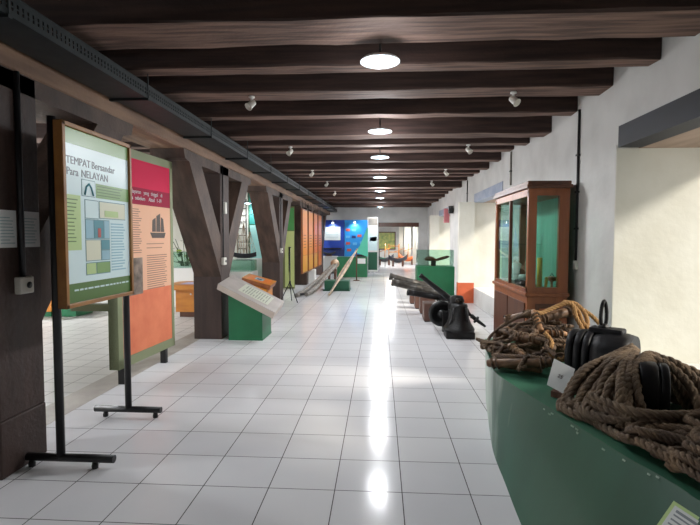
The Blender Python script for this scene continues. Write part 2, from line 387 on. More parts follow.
# ------------------------------------------------------------------ girder and posts with knee braces
gd = MB(); rnd = random.Random(3); rings = []
for k in range(71):
    yy = YB+(YF-YB)*k/70; j = lambda: rnd.uniform(-.005, .005)
    rings.append([V((-2.75, yy, 2.565)), V((-2.345+j(), yy, 2.565+j())), V((-2.33+j(), yy, 2.58+j())), V((-2.33+j(), yy, 2.835)), V((-2.75, yy, 2.835))])
gd.loft(rings, smooth=False)
tag(gd.build('girder', M['girder']), 'long brown timber girder running above the row of posts', 'beam')
plabels = ['nearest timber post with paper notices and a wall socket', 'timber post with V braces behind the grey reading stand', 'timber post with V braces behind the orange reading board', 'timber post beside the hanging orange posters', 'timber post farthest along the row']
X0, X1 = -2.75, -2.33
for i, yc in enumerate((2.98, 7.15, 11.3, 15.45, 19.6)):
    p = thing('timber_post', plabels[i], 'post', ((X0+X1)/2, yc, 0), 'timber posts under the girder')
    s = MB(); s.box((X0, yc-.2, .36 if i == 0 else 0), (X1, yc+.2, 2.565), .008)
    s.build('shaft', M['post'], p)
    if i == 0: B((X0-.01, yc-.21, 0), (X1+.006, yc+.2, .36), .01).build('base', M['post'], p)
    cb = MB(); cb.prism([V((X0, yc-1.5, 2.565)), V((X0, yc-1.46, 2.46)), V((X0, yc-1.38, 2.44)), V((X0, yc+1.38, 2.44)), V((X0, yc+1.46, 2.46)), V((X0, yc+1.5, 2.565))], (X1-X0, 0, 0))
    cb.build('corbel', M['brace'], p)
    for sg in (-1, 1):
        br = MB(); a = .02
        br.prism([V((X0+a, yc+sg*1.33, 2.44)), V((X0+a, yc+sg*.92, 2.44)), V((X0+a, yc+sg*.2, 1.53)), V((X0+a, yc+sg*.2, .93))], (X1-X0-a-.003, 0, 0))
        br.build('brace', M['brace'], p)
    # electrical conduit down the aisle face and its socket
    if i > 2: continue
    cy = [2.99, 7.02, 11.2, 15.3, 19.5][i]
    bt = [1.24, 1.2, 1.25, 1.25, 1.25][i]
    MB().tube([(X1+.014, cy, bt), (X1+.014, cy, 2.56)], .009 if i else .018, 8).build('conduit', M['black'], p)['label'] = 'black electrical conduit'
    sk = B((X1-.002, cy-.06, bt-.1), (X1+.045, cy+.06, bt+.01), .008).build('socket', M['plastic'], p); sk['label'] = 'white socket box'
    MB().lathe([(.0, 0), (.022, 0), (.022, .004), (.0, .004)], (X1+.045, cy+.015, bt-.045), (1, 0, 0), 12).build('socket_hole', M['black'], sk)
    if i == 1:
        B((X1-.002, 7.06, 1.86), (X1+.04, 7.13, 2.03), .006).build('switch', M['plastic'], p)['label'] = 'white light switch'
for (ya, yb_, lb) in ((2.815, 2.962, 'left paper notice taped on the nearest post'), (2.995, 3.172, 'right paper notice in a clear sleeve on the nearest post')):
    n = thing('paper_notice', lb, 'notice', (X1, (ya+yb_)/2, 1.44), 'paper notices on the nearest post')
    B((X1+.0012, ya, 1.44), (X1+.003, yb_, 1.675)).build('sheet', M['paper'], n)
    l = MB(); rnd = random.Random(ya)
    for k in range(9): l.box((X1+.003, ya+.015, 1.465+k*.02), (X1+.0034, ya+.015+(yb_-ya-.03)*rnd.uniform(.6, 1), 1.471+k*.02))
    l.build('print', M['p_line'], n)

# cable tray under the joists
t = thing('cable_tray', 'dark perforated cable tray hung along the girder', 'cable tray', (-2.14, 8, 2.69))
tx0, tx1, tz = -2.295, -1.99, 2.69
s = MB(); s.box((tx0, YB+.1, tz), (tx1, YF-.1, tz+.006)); s.build('bottom', M['tray'], t)
for nm, xx in (('side_rail', tx1), ('side_rail', tx0)):
    s = MB()
    s.box((xx-.004, YB+.1, tz), (xx+.004, YF-.1, tz+.035)); s.box((xx-.004, YB+.1, tz+.055), (xx+.004, YF-.1, tz+.062)); s.box((xx-.004, YB+.1, tz+.085), (xx+.004, YF-.1, tz+.115))
    yy = 1.0
    while yy < YF-.2: s.box((xx-.003, yy, tz+.03), (xx+.003, yy+.026, tz+.09)); yy += .04
    s.box((xx-.008, YB+.1, tz+.113), (xx+.008, YF-.1, tz+.12)); s.build(nm, M['tray'], t)
for k in range(13):
    yy = 2.5+k*1.55; hb = MB(); hb.box((tx0-.02, yy, tz-.02), (tx1+.02, yy+.03, tz-.001))
    hb.tube([(tx1+.012, yy+.015, tz-.02), (tx1+.012, yy+.015, ZC)], .005, 6); hb.tube([(tx0-.012, yy+.015, tz-.02), (tx0-.012, yy+.015, tz+.14)], .005, 6)
    hb.build('hanger', M['tray'], t)
cb = MB(); rnd = random.Random(5)
for k in range(5):
    cb.tube([(tx0+.04+.05*k+rnd.uniform(-.01, .01), YB+.3+j*1.4, tz+.02+rnd.uniform(0, .02)) for j in range(20)], .012, 6)
cb.build('cable', M['black'], t)['kind'] = 'stuff'

# right wall conduits
for x, ya, z0, z1, lb in ((XR-.015, 5.46, 1.26, 2.9, 'black conduit with white switch beside the wooden cabinet'), (XR-.015, 12.2, 2.3, 2.93, 'dark conduit above the nearer white pilaster'), (XR-.015, 8.2, 2.38, 2.93, 'grey conduit above the cabinet and blue grey lintel')):
    c = thing('wall_conduit', lb, 'conduit', (x, ya, z0), 'conduits down the right wall')
    MB().tube([(x, ya, z0), (x, ya, z1)], .014, 8).build('pipe', M['black'] if ya != 8.2 else M['greywood'], c)
    if z0 < 2:
        B((x-.02, ya-.04, z0-.1), (XR-.001, ya+.04, z0), .006).build('switch', M['plastic'], c)['label'] = 'white switch box'
    cl = MB()
    for zz in ([1.6, 2.0, 2.4] if z0 < 2 else [2.6]): cl.box((x-.02, ya-.025, zz), (XR-.001, ya+.025, zz+.02))
    cl.build('clip', M['black'], c)
sp = thing('wall_speaker', 'small black speaker beside the red box high on right wall', 'speaker', (2.08, 14.5, 2.2))
B((2.02, 14.4, 2.23), (2.15, 14.58, 2.45), .01).build('housing', M['black'], sp)
B((2.14, 14.46, 2.28), (2.17, 14.54, 2.38)).build('bracket', M['iron'], sp)
sg = thing('hanging_sign', 'red and pink box sign above the far pilaster window', 'sign', (2.06, 15.6, 2.0))
B((1.99, 15.2, 1.98), (2.15, 15.35, 2.42), .006).build('panel', mat('faded_pink', '#c97a80', .5, col2='#b5686e', scale=(6, 6, 6)), sg)  # pink of the lit soffit painted onto an added box
B((2.14, 15.2, 2.42), (2.165, 15.35, 2.46)).build('bracket', M['iron'], sg)  # bracket made for the added pink box

# ------------------------------------------------------------------ lamps
lampY = [3.61, 5.94, 7.83, 10.4, 13.45, 15.8, 20.4]
def pendant(x, y, z, label, group, power, zt=ZC):
    power = power*{3.61: .34, 5.94: 1.0, 7.83: 1.0, 10.4: 1.1, 13.45: 1.3, 15.8: 1.3, 20.4: .85, 13.1: .3}.get(y, 4.2)
    p = thing('pendant_lamp', label, 'lamp', (x, y, z), group)
    MB().lathe([(.138, .0), (.146, .0), (.148, .006), (.13, .022), (.07, .034), (.03, .04), (.0, .04)], (x, y, z), seg=36, caps=False).build('shade', M['shade'], p)
    MB().lathe([(.0, .006), (.138, .006), (.138, .01), (0, .01)], (x, y, z), seg=36).build('diffuser', M['ledpanel'], p)
    MB().lathe([(0, -.012), (.03, -.01), (.045, .0), (.045, .006), (0, .006)], (x, y, z), seg=18).build('bulb', M['bulb'], p)
    MB().tube([(x, y, z+.04), (x, y, zt)], .008, 8).build('stem', M['black'], p)
    for kind, share, dz in (('SPOT', .74, .06), ('POINT', .26, .16)):      # downward pool, and the glow of the opal face to the sides
        l = bpy.data.lights.new('lamp_light', kind); l.energy = power*share; l.color = (.95, .97, 1); l.shadow_soft_size = .13
        if kind == 'SPOT': l.spot_size = math.radians(172); l.spot_blend = .35
        lo = bpy.data.objects.new('lamp_light', l); COL.objects.link(lo); lo.location = (x, y, z-dz)
LP = 125
for i, yy in enumerate(lampY):
    pendant(-.006, yy, 2.79, 'white dish pendant lamp, %s from the viewpoint along the aisle' % ords[i], 'pendant lamps along the aisle', LP)
for xx, yy in ((-3.62, 13.1), (-7.5, 9.2), (-7.5, 5.2), (-7.5, 1.2), (-4.5, 17.5), (.6, 26.0)):  # all but the banner lamp are unseen, added for brightness
    pendant(xx, yy, 2.44 if yy == 13.1 else 2.5, {26.0: 'pendant lamp of the room beyond the doorway', 13.1: 'lit lamp glimpsed above the teal banner in the side aisle'}.get(yy, 'pendant lamp hidden in the left side aisle'), 'side aisle pendant lamps', LP)
# little white spotlights under the joists
spots = [(-1.294, 4.86, 2.925), (-1.365, 7.35, 2.89), (-1.398, 9.95, 2.895), (-1.362, 12.4, 2.95), (-1.384, 14.83, 2.93), (1.289, 4.86, 2.925), (1.303, 7.34, 2.89), (1.321, 9.95, 2.895), (1.302, 12.4, 2.95)]
for i, (x, y, z) in enumerate(spots):
    sd = 'left' if x < 0 else 'right'
    p = thing('ceiling_spotlight', 'small white spotlight under a joist on the %s side, %s from the viewpoint' % (sd, ords[i if i < 5 else i-5]), 'spotlight', (x, y, z-.14), 'small ceiling spotlights')
    MB().lathe([(.03, 0), (.03, .015), (.012, .02), (.01, .05)], (x, y, z), (0, 0, -1), 12).build('mount', M['white'], p)
    d = V((-.5 if x < 0 else .5, -.6, -.7)).normalized()
    MB().lathe([(.02, -.04), (.03, -.03), (.035, .04), (.042, .06), (.038, .06), (.03, .045), (0, .045)], V((x, y, z-.075)), d, 14).build('head', M['plastic'], p)

# ------------------------------------------------------------------ framed poster on a black stand
s = thing('poster_stand', 'framed green and white poster on a black two legged stand', 'sign', (-2.06, 3.46, 0))
FX = -2.0; y0, y1, z0, z1 = 2.945, 3.80, 1.045, 2.245
for yy, px in ((2.97, -2.08), (3.86, -2.1)):
    MB().tube([(px, yy, .06), (px, yy, 2.27 if yy < 3 else 2.2)], .026, 12).build('pole', M['black'], s)
    ft = MB().tube([(px-.23 if yy < 3 else px-.29, yy, .065), (px+.36 if yy < 3 else px+.28, yy, .065)], .026, 12)
    ft.build('foot', M['black'], s)
    for xx in (px-.2, px+.23): MB().lathe([(.02, 0), (.022, .02), (.016, .045)], (xx, yy, 0), seg=10).build('rubber_foot', M['black'], s)
y1 = 3.79
bd = B((-2.052, y0, z0), (FX-.012, y1, z1)).build('board', M['frame_d'], s)
fm = MB()
for a, b in (((y0, z0), (y0+.03, z1)), ((y1-.03, z0), (y1, z1)), ((y0, z0), (y1, z0+.028)), ((y0, z1-.03), (y1, z1))):
    fm.box((-2.055, a[0], a[1]), (FX+.008, b[0], b[1]), .004)
fm.build('frame', M['frame'], s)
X = FX-.012
def pr_(ya, za, yb, zb, m, nm, l=1, par=s, xx=None):
    return B(((xx if xx is not None else X), ya, za), ((xx if xx is not None else X)+.0012*l, yb, zb)).build(nm, M[m], par)
iy0, iy1 = y0+.03, y1-.03
pr_(iy0, z0+.028, iy1, z1-.03, 'p_aqua', 'print_sheet', 1)
pr_(iy0, 2.115, iy1, z1-.03, 'p_green', 'top_band', 2)
pr_(iy0, z0+.028, iy1, 1.2, 'p_dgreen', 'bottom_band', 2)
pr_(iy0, 1.42, 3.14, 1.785, 'p_lgreen', 'green_column', 2)
pr_(3.32, 1.785, iy1, 1.885, 'p_green', 'green_caption', 2)
pr_(3.155, 1.785, 3.31, 1.9, 'p_frame', 'icon_frame', 2); pr_(3.16, 1.79, 3.305, 1.895, 'p_aqua', 'icon_field', 3)
MB().tube([(X+.004, 3.185, 1.795), (X+.004, 3.205, 1.85), (X+.004, 3.235, 1.872), (X+.004, 3.26, 1.85), (X+.004, 3.285, 1.795)], .008, 6).build('icon', M['p_teal'], s)
for (a, c, b, d, m_) in ((3.19, 1.64, 3.34, 1.76, 'p_aqua'), (3.36, 1.645, 3.7, 1.76, 'p_cream'), (3.19, 1.5, 3.28, 1.625, 'p_blue'), (3.285, 1.5, 3.4, 1.625, 'p_teal'), (3.41, 1.5, 3.475, 1.625, 'p_blue'), (3.19, 1.345, 3.36, 1.485, 'p_cream'), (3.375, 1.42, 3.475, 1.485, 'p_teal'), (3.375, 1.345, 3.475, 1.41, 'p_blue'), (3.19, 1.25, 3.3, 1.325, 'p_lgreen'), (3.31, 1.25, 3.475, 1.325, 'p_green')):
    q = pr_(a-.006, c-.006, b+.006, d+.006, 'p_frame', 'picture_border', 2); pr_(a, c, b, d, m_, 'picture', 3)
pr_(3.33, 1.505, 3.365, 1.57, 'p_red', 'red_figure', 4); pr_(3.42, 1.655, 3.6, 1.7, 'p_lgreen', 'ship_drawing', 4)
tx = MB(); rnd = random.Random(11)
for k in range(17): tx.box((X, 3.5, 1.6-k*.0215), (X+.003, 3.5+.2*rnd.uniform(.75, 1), 1.61-k*.0215))
tx.build('text_column', M['p_blue'], s)
tx = MB()
for k in range(12): tx.box((X, iy0+.015, 1.75-k*.025), (X+.003, iy0+.015+.12*rnd.uniform(.6, 1), 1.757-k*.025))
for k in range(4): tx.box((X, 3.335, 1.865-k*.021), (X+.003, 3.335+.35*rnd.uniform(.7, 1), 1.872-k*.021))
tx.build('caption_lines', M['p_dgreen'], s)
tx = MB(); yy = 3.05
while yy < 3.72:
    d = rnd.uniform(.02, .06); tx.box((X, yy, 1.148+(yy-3.05)*.0), (X+.003, yy+d, 1.16)); yy += d+.012
tx.build('footer_lines', M['p_aqua'], s)
for wd_, yy, zz in (('TEMPAT', 3.0, 1.985), ('Bersandar', 3.275, 1.985), ('Para', 3.0, 1.912), ('NELAYAN', 3.155, 1.912)): text(wd_, .072, (X+.002, yy, zz), (0, 1, 0), (0, 0, 1), M['p_text'], s)

# ------------------------------------------------------------------ tall pink panel
p = thing('exhibition_screen', 'tall olive framed panel in crimson and peach behind the poster stand', 'display panel', (-2.6, 5.18, 0))
dx = (-2.53+2.595)/(5.76-4.60)
def PX(yy): return -2.595+(yy-4.60)*dx
up = V((0, 0, 1)); uy = V((dx, 1, 0)).normalized(); un = uy.cross(up)   # un points to the aisle
def ppl(ya, za, yb, zb, m, nm, d0=0, d1=.0012, par=p):
    a = V((PX(ya), ya, za)); b = V((PX(yb), yb, za)); h = zb-za
    mb = MB(); mb.prism([a+un*d0, b+un*d0, b+un*d0+up*h, a+un*d0+up*h], un*(d1-d0)); return mb.build(nm, M[m], par)
ppl(4.60, .18, 5.76, 2.42, 'olive_d', 'core', -.1, -.002)
fm = MB()
for ya, za, yb, zb in ((4.60, .18, 4.68, 2.42), (5.70, .18, 5.76, 2.42), (4.60, .18, 5.76, .28), (4.60, 2.33, 5.76, 2.42)):
    a = V((PX(ya), ya, za)); b = V((PX(yb), yb, za)); h = zb-za
    fm.prism([a-un*.09, b-un*.09, b-un*.09+up*h, a-un*.09+up*h], un*.096)
fm.build('frame', M['sage'], p)
ppl(4.68, .28, 5.70, .93, 'k_salmon', 'salmon_field'); ppl(4.68, .93, 5.70, 1.856, 'k_peach', 'peach_field')
ppl(4.68, 1.856, 5.70, 2.035, 'k_dred', 'dark_red_field'); ppl(4.68, 2.035, 5.70, 2.33, 'k_red', 'crimson_field')
def plines(ya, yb, za, zb, n, nm):
    mb = MB()
    for k in range(n):
        z = za+(zb-za)*k/(n-1); e = yb-(yb-ya)*rnd.uniform(0, .18)
        a = V((PX(ya), ya, z)); b = V((PX(e), e, z)); mb.prism([a, b, b+up*.01, a+up*.01], un*.002)
    mb.build(nm, M['k_text'], p)
plines(4.72, 5.07, 1.80, 1.34, 20, 'text_column'); plines(5.16, 5.61, 1.30, .93, 16, 'text_column'); plines(5.16, 5.56, 1.43, 1.385, 2, 'heading_lines')
ppl(4.72, .90, 5.07, 1.29, 'k_photo', 'photograph', 0, .002); ppl(5.25, 1.5, 5.61, 1.80, 'k_peach', 'ship_photograph', 0, .002)
sh = MB()
def shp(pts): sh.prism([V((PX(q), q, z)) for q, z in pts], un*.004)
shp([(5.24, 1.56), (5.58, 1.56), (5.55, 1.5), (5.28, 1.5)]); shp([(5.28, 1.57), (5.36, 1.57), (5.36, 1.73), (5.29, 1.7)])
shp([(5.37, 1.57), (5.46, 1.57), (5.46, 1.78), (5.38, 1.75)]); shp([(5.47, 1.57), (5.55, 1.57), (5.53, 1.72), (5.48, 1.74)])
sh.build('ship_print', M['k_dark'], p)
for wd_, yy, zz in (('aya', 4.73, 1.972), ('pelayaran', 4.84, 1.972), ('yang', 5.12, 1.972), ('tinggal', 5.27, 1.972), ('di', 5.48, 1.972), ('Kelapa', 4.75, 1.905), ('sebelum', 4.95, 1.905), ('Abad', 5.22, 1.905), ('1-19', 5.39, 1.905)):
    text(wd_, .06, V((PX(yy), yy, zz))+un*.002, uy, up, M['paper'], p)
B((-3.12, 4.66, .76), (-2.69, 4.76, .83), .004).build('cross_rail', M['olive_d'], p)
for yy in (4.75, 5.6): B((PX(yy)-.085, yy-.03, 0), (PX(yy)-.02, yy+.03, .18)).build('foot', M['black'], p)

# ------------------------------------------------------------------ reading stands
def reading_stand(label, x0, x1, y0, y1, bx0, bx1, by0, by1, zl, zr, mb_, mt, me, sheet, rise=0):
    s = thing('reading_stand', label, 'stand', ((x0+x1)/2, (y0+y1)/2, 0), 'slanted reading stands')
    def zt(x): return zl+(zr-zl)*(x-bx0)/(bx1-bx0)
    b = MB(); b.prism([(x0, y0, 0), (x1, y0, 0), (x1, y0, zt(x1)-.07), (x0, y0, zt(x0)-.07)], (0, y1-y0, 0)); b.build('base', mb_, s)
    B((x0-.004, y0-.004, 0), (x1+.004, y1+.004, .03)).build('kick_strip', mb_, s)
    d = MB(); d.prism([(bx0, by0, zl), (bx1, by0, zr), (bx1-.03, by0, zr-.085), (bx0-.02, by0, zl-.075)], (0, by1-by0, rise)); d.build('board', me, s)
    ux = V((bx1-bx0, 0, zr-zl)).normalized(); vy = V((0, by1-by0, rise)).normalized(); n = ux.cross(vy)
    def pl(a, b_, c, e, h, m_, nm):
        o = V((bx0, by0, zl))+ux*a; mm = MB(); L = (V((bx1, 0, zr))-V((bx0, 0, zl))).length; W = (V((0, by1-by0, rise))).length
        mm.obox(V((bx0, by0, zl))+ux*(L*(a+b_)/2)+vy*(W*(c+e)/2)+n*(h/2), ux, vy, n, L*(b_-a)/2, W*(e-c)/2, h/2)
        return mm.build(nm, m_, s)
    pl(.0, 1., 0, 1, .004, mt, 'top_sheet')
    sheet(pl, s); return s
def sheet1(pl, s):
    pl(.3, .83, .22, .86, .006, M['podpaper'], 'printed_sheet')
    for c in range(2):
        for k in range(9): pass
    mm = [(.36+.045*k, .385+.045*k) for k in range(10)]
    for k, (a, b_) in enumerate(mm):
        q = pl(a, a+.018, .28, .52 if k % 4 else .44, .0075, M['podtext'], 'text_line'); pl(a, a+.018, .56, .8, .0075, M['podtext'], 'text_line')
reading_stand('grey topped slanted reading stand on a green base', -2.21, -1.71, 6.9, 7.47, -2.322, -1.50, 6.78, 7.46, .84, .43, M['green'], M['pod'], M['podedge'], sheet1, .075)
def sheet2(pl, s):
    pl(.12, .9, .12, .88, .006, M['orange2'], 'printed_sheet'); pl(.35, .65, .3, .7, .008, M['p_blue'], 'photograph'); pl(.42, .58, .38, .55, .009, M['navy'], 'photograph')
reading_stand('orange topped slanted reading board in front of the second braced post', -2.5, -2.12, 8.95, 9.4, -2.6, -2.05, 8.95, 9.45, .75, .6, M['orange'], M['orange'], M['woodc'], sheet2, .04)

# ------------------------------------------------------------------ side aisle displays
def table(label, x0, x1, y0, y1, z, base):
    s = thing('display_table', label, 'table', ((x0+x1)/2, (y0+y1)/2, 0), 'orange wooden display tables')
    bw = MB(); cx = (x0+x1)/2
    pts = [(x0, y0+.12), (x0+.12, y0), (x1-.12, y0), (x1, y0+.12), (x1, y1-.12), (x1-.12, y1), (x0+.12, y1), (x0, y1-.12)]
    bw.prism([(a, b, z-.1) for a, b in pts], (0, 0, .1)); bw.build('tabletop', M['orange'], s)
    B((x0+.2, y0+.1, .1), (x1-.1, y1-.1, z-.1)).build('pedestal', M['orange'], s)
    B((x0+.26, y0+.14, 0), (x1-.14, y1-.14, .1)).build('foot', base, s)
    MB().ball((x0+.5, y0+.085, z-.18), .018).build('knob', M['white'], s)
    return s
table('orange wooden display table with a lavender sheet behind the pink panel', -4.05, -3.0, 8.75, 9.6, .62, M['woodd'])
tag(B((-3.78, 8.9, .621), (-3.3, 9.3, .626)).build('leaflet', M['lav']), 'lavender printed sheet lying on the orange table', 'leaflet')
table('orange display table with a green side far left behind the nearest post', -7.5, -6.1, 8.6, 9.4, .66, M['green'])
tag(B((-6.05, 8.75, 0), (-5.75, 9.3, .55), .01).build('green_box', M['green']), 'green display box beside the far left orange table', 'box')
def showcase(label, x0, x1, y0, y1, zb, zt, mbase, gl, group='glass showcases'):
    s = thing('glass_showcase', label, 'showcase', ((x0+x1)/2, (y0+y1)/2, 0), group)
    B((x0, y0, 0), (x1, y1, zb), .006).build('base', mbase, s)
    tk = .008
    for a, b in (((x0+.02, y0+.02), (x1-.02, y0+.02+tk)), ((x0+.02, y1-.02-tk), (x1-.02, y1-.02)), ((x0+.02, y0+.03), (x0+.02+tk, y1-.03)), ((x1-.02-tk, y0+.03), (x1-.02, y1-.03))):
        B((a[0], a[1], zb), (b[0], b[1], zt-tk)).build('glass_pane', gl, s)
    B((x0+.02, y0+.02, zt-tk), (x1-.02, y1-.02, zt)).build('glass_top', gl, s)
    return s
showcase('glass topped green showcase beyond the cannons', .92, 1.84, 12.0, 12.6, .8, 1.21, M['green'], M['glassg'])
showcase('low glass showcase on white base behind the orange table', -4.6, -3.55, 10.1, 10.8, .85, 1.2, M['white'], M['glassg'])
showcase('glass showcase holding the rigged ship model', -4.0, -2.95, 10.95, 11.5, .72, .98, M['white'], M['glassg'])
# carved piece in the green case
g = thing('carved_figurehead', 'dark carved wooden piece on a small block inside the green glass showcase', 'carving', (1.35, 12.3, .8))
MB().tube([(1.13, 12.3, .96), (1.2, 12.3, .985), (1.3, 12.3, .98), (1.42, 12.3, .95), (1.55, 12.3, .985), (1.7, 12.3, 1.03), (1.75, 12.3, 1.04)], [.03, .055, .06, .03, .04, .035, .012], 10).build('carving', M['woodd'], g)
B((1.29, 12.24, .801), (1.41, 12.36, .935), .005).build('block', M['black'], g)
# ship model
sm = thing('ship_model', 'rigged ship model with bare masts on the side aisle showcase', 'ship model', (-3.3, 11.9, 0))
B((-4.0, 11.75, 0), (-2.9, 12.15, .98), .006).build('stand', M['white'], sm)
hl = MB(); rings = []
for k in range(9):
    t_ = k/8; xx = -3.72+.62*t_; w_ = .06*math.sin(math.pi*min(1, .12+t_*.8)); zz = 1.1+.05*(2*t_-1)**2
    rings.append([V((xx, 11.95-w_, zz)), V((xx, 11.95-w_*.7, zz-.07)), V((xx, 11.95, zz-.115)), V((xx, 11.95+w_*.7, zz-.07)), V((xx, 11.95+w_, zz))])
hl.loft(rings); hl.build('hull', M['navyboat'], sm)
for k, (xx, h) in enumerate(((-3.58, .65), (-3.42, .8), (-3.26, .6))):
    mt_ = MB(); mt_.tube([(xx, 11.95, 1.1), (xx, 11.95, 1.15+h)], [.012, .006], 6)
    for q in (.35, .6, .8): mt_.tube([(xx-.0, 11.87-.05*(1-q), 1.15+h*q), (xx, 12.03+.05*(1-q), 1.15+h*q)], .006, 5)
    mt_.build('mast', M['pale'], sm)
    rg = MB()
    for e in (-.16, -.09, .09, .16): rg.tube([(xx+e, 11.95, 1.1), (xx, 11.95, 1.1+h*.95)], .006, 4)
    rg.build('rigging', M['pale'], sm)
# ladder on the cross wall
ld = thing('rope_ladder', 'black rung ladder hanging on the cream cross wall beside the teal banner', 'ladder', (-3.93, 13.5, .9))
for xx in (-4.05, -3.8): MB().tube([(xx, 13.55, .9), (xx, 13.55, 2.6)], .014, 6).build('rail', M['black'], ld)
for k in range(9): MB().tube([(-4.05, 13.55, 1.0+k*.19), (-3.8, 13.55, 1.0+k*.19)], .011, 6).build('rung', M['black'], ld)
for i, (x, z) in enumerate(((-5.35, 2.05), (-5.15, 2.25), (-5.2, 1.85), (-5.5, 1.7), (-4.75, 2.2), (-4.55, 1.75), (-4.7, 1.45))):
    tool = thing('wall_exhibit', ['small dark block exhibit on the cream wall above the leafy plant', 'small round exhibit highest on the cream wall behind the pink panel', 'dark disc exhibit below the round one on the cream wall', 'lowest small exhibit beside the leafy plant', 'round exhibit between the post brace and the plant', 'small fitting left of the ship model masts', 'small fitting just above the ship model'][i], 'exhibit', (x, 13.5, z), 'small exhibits on the cream cross wall')
    MB().lathe([(.0, 0), (.07, 0), (.075, .02), (.05, .05), (.03, .09), (0, .1)], (x, 13.59, z), (0, -1, 0), 12).build('body', M['black'] if i % 2 else M['woodd'], tool)
    B((x-.12, 13.56, z-.13), (x+.12, 13.598, z-.1)).build('ledge', M['woodc'], tool)
# leafy plant
pl = thing('potted_plant', 'dark leafy plant in a clay pot behind the pink panel', 'plant', (-4.75, 11.5, 0))
MB().lathe([(.0, 0), (.14, 0), (.19, .3), (.2, .34), (.17, .34), (.16, .3), (0, .3)], (-4.75, 11.5, 0), seg=20).build('pot', M['pot'], pl)
stm = MB(); lf = MB(); lf2 = MB(); rnd = random.Random(21)
for k in range(26):
    a = rnd.uniform(0, 6.28); h = rnd.uniform(.7, 1.6); r = rnd.uniform(.12, .42)
    e = V((-4.75+r*math.cos(a), 11.5+r*math.sin(a), h)); stm.tube([(-4.75, 11.5, .3), (-4.75+.3*r*math.cos(a), 11.5+.3*r*math.sin(a), h*.7), e], .008, 5)
    d = V((math.cos(a), math.sin(a), rnd.uniform(-.5, .4))).normalized(); sd = d.cross(V((0, 0, 1))).normalized(); nn = sd.cross(d)
    L = rnd.uniform(.2, .32); w_ = L*.28; tgt = lf if k % 3 else lf2
    pts = [e, e+d*L*.35+sd*w_+nn*.01, e+d*L, e+d*L*.35-sd*w_+nn*.01]
    tgt.prism(pts, nn*.004)
stm.build('stem', M['leaf'], pl); lf.build('foliage', M['leaf'], pl); lf2.build('young_foliage', M['leaf2'], pl)
# banners
def banner(label, x0, x1, y, z0, z1, fields, edge, group='upright banners'):
    s = thing('banner_panel', label, 'banner', ((x0+x1)/2, y, 0), group)
    B((x0, y, z0), (x1, y+.06, z1)).build('core', edge, s)
    if z0 > .02: B((x0+.1, y+.0, 0), (x0+.16, y+.06, z0)).build('leg', edge, s); B((x1-.16, y, 0), (x1-.1, y+.06, z0)).build('leg', edge, s)
    for (a, b, c, d, m_, nm) in fields: B((x0+(x1-x0)*a, y-.003, z0+(z1-z0)*c), (x0+(x1-x0)*b, y-.001, z0+(z1-z0)*d)).build(nm, M[m_], s)
    return s
banner('tall teal banner seen between two braced posts', -3.71, -3.05, 13.45, 0.01, 2.9, [(.06, .94, .02, .64, 'teal', 'lower_field'), (.06, .94, .65, .98, 'teal_d', 'upper_field'), (.1, .7, .74, .745, 'p_aqua', 'rule')], M['dgreen'])
banner('pale lime banner with a green top beside the tripod', -2.9, -2.5, 14.0, 0.01, 2.42, [(.3, .98, .02, .7, 'lime', 'lower_field'), (.3, .98, .71, .98, 'grass', 'upper_field'), (.55, .68, .2, .5, 'p_dgreen', 'figure')], M['olive'])
# orange hanging posters
for i, (ya, yb) in enumerate(((14.0, 14.95), (15.2, 16.15), (16.45, 17.35), (17.6, 18.6))):
    s = thing('hanging_poster', 'amber orange poster panel, %s of the four hung along the post row' % ['nearest', 'second', 'third', 'farthest'][i], 'poster', (-2.28, (ya+yb)/2, .44), 'hanging orange posters')
    B((-2.31, ya, .44), (-2.255, yb, 2.36), .004).build('board', M['woodc'], s)
    B((-2.256, ya+.04, .98), (-2.252, yb-.04, 2.32)).build('upper_print', M['o_top' if i < 2 else 'o_deep'], s)
    B((-2.256, ya+.04, .48), (-2.252, yb-.04, .97)).build('lower_print', M['o_low' if i < 3 else 'o_deep'], s)
    tl = MB()
    for k in range(5): tl.box((-2.252, ya+.15, 1.2+k*.09), (-2.2505, yb-.3, 1.23+k*.09))
    tl.build('text_lines', M['frame'], s)
    for yy in (ya+.2, yb-.2): MB().tube([(-2.285, yy, 2.36), (-2.285, yy, 2.6), (-2.325, yy, 2.6)], .006, 6).build('hook', M['black'], s)
tag(B((-2.62, 16.0, 0), (-2.18, 16.4, .43), .006).build('white_plinth', M['white']), 'low white plinth under the hanging orange posters', 'plinth')
# tripod
tp = thing('tripod_stand', 'thin black tripod stand beside the pale lime banner', 'tripod', (-2.09, 11.1, 0))
MB().tube([(-2.09, 11.1, .3), (-2.09, 11.1, 1.27)], .012, 8).build('pole', M['black'], tp)
MB().lathe([(.02, 0), (.025, .02), (.02, .05)], (-2.09, 11.1, .45), seg=10).build('collar', M['black'], tp)
for a in (3.6, 5.7, 1.6): MB().tube([(-2.09, 11.1, .48), (-2.09+.24*math.cos(a), 11.1+.24*math.sin(a), .01)], .011, 6).build('leg', M['black'], tp)
MB().lathe([(.03, 0), (.03, .02)], (-2.09, 11.1, 1.27), seg=10).build('head', M['black'], tp)

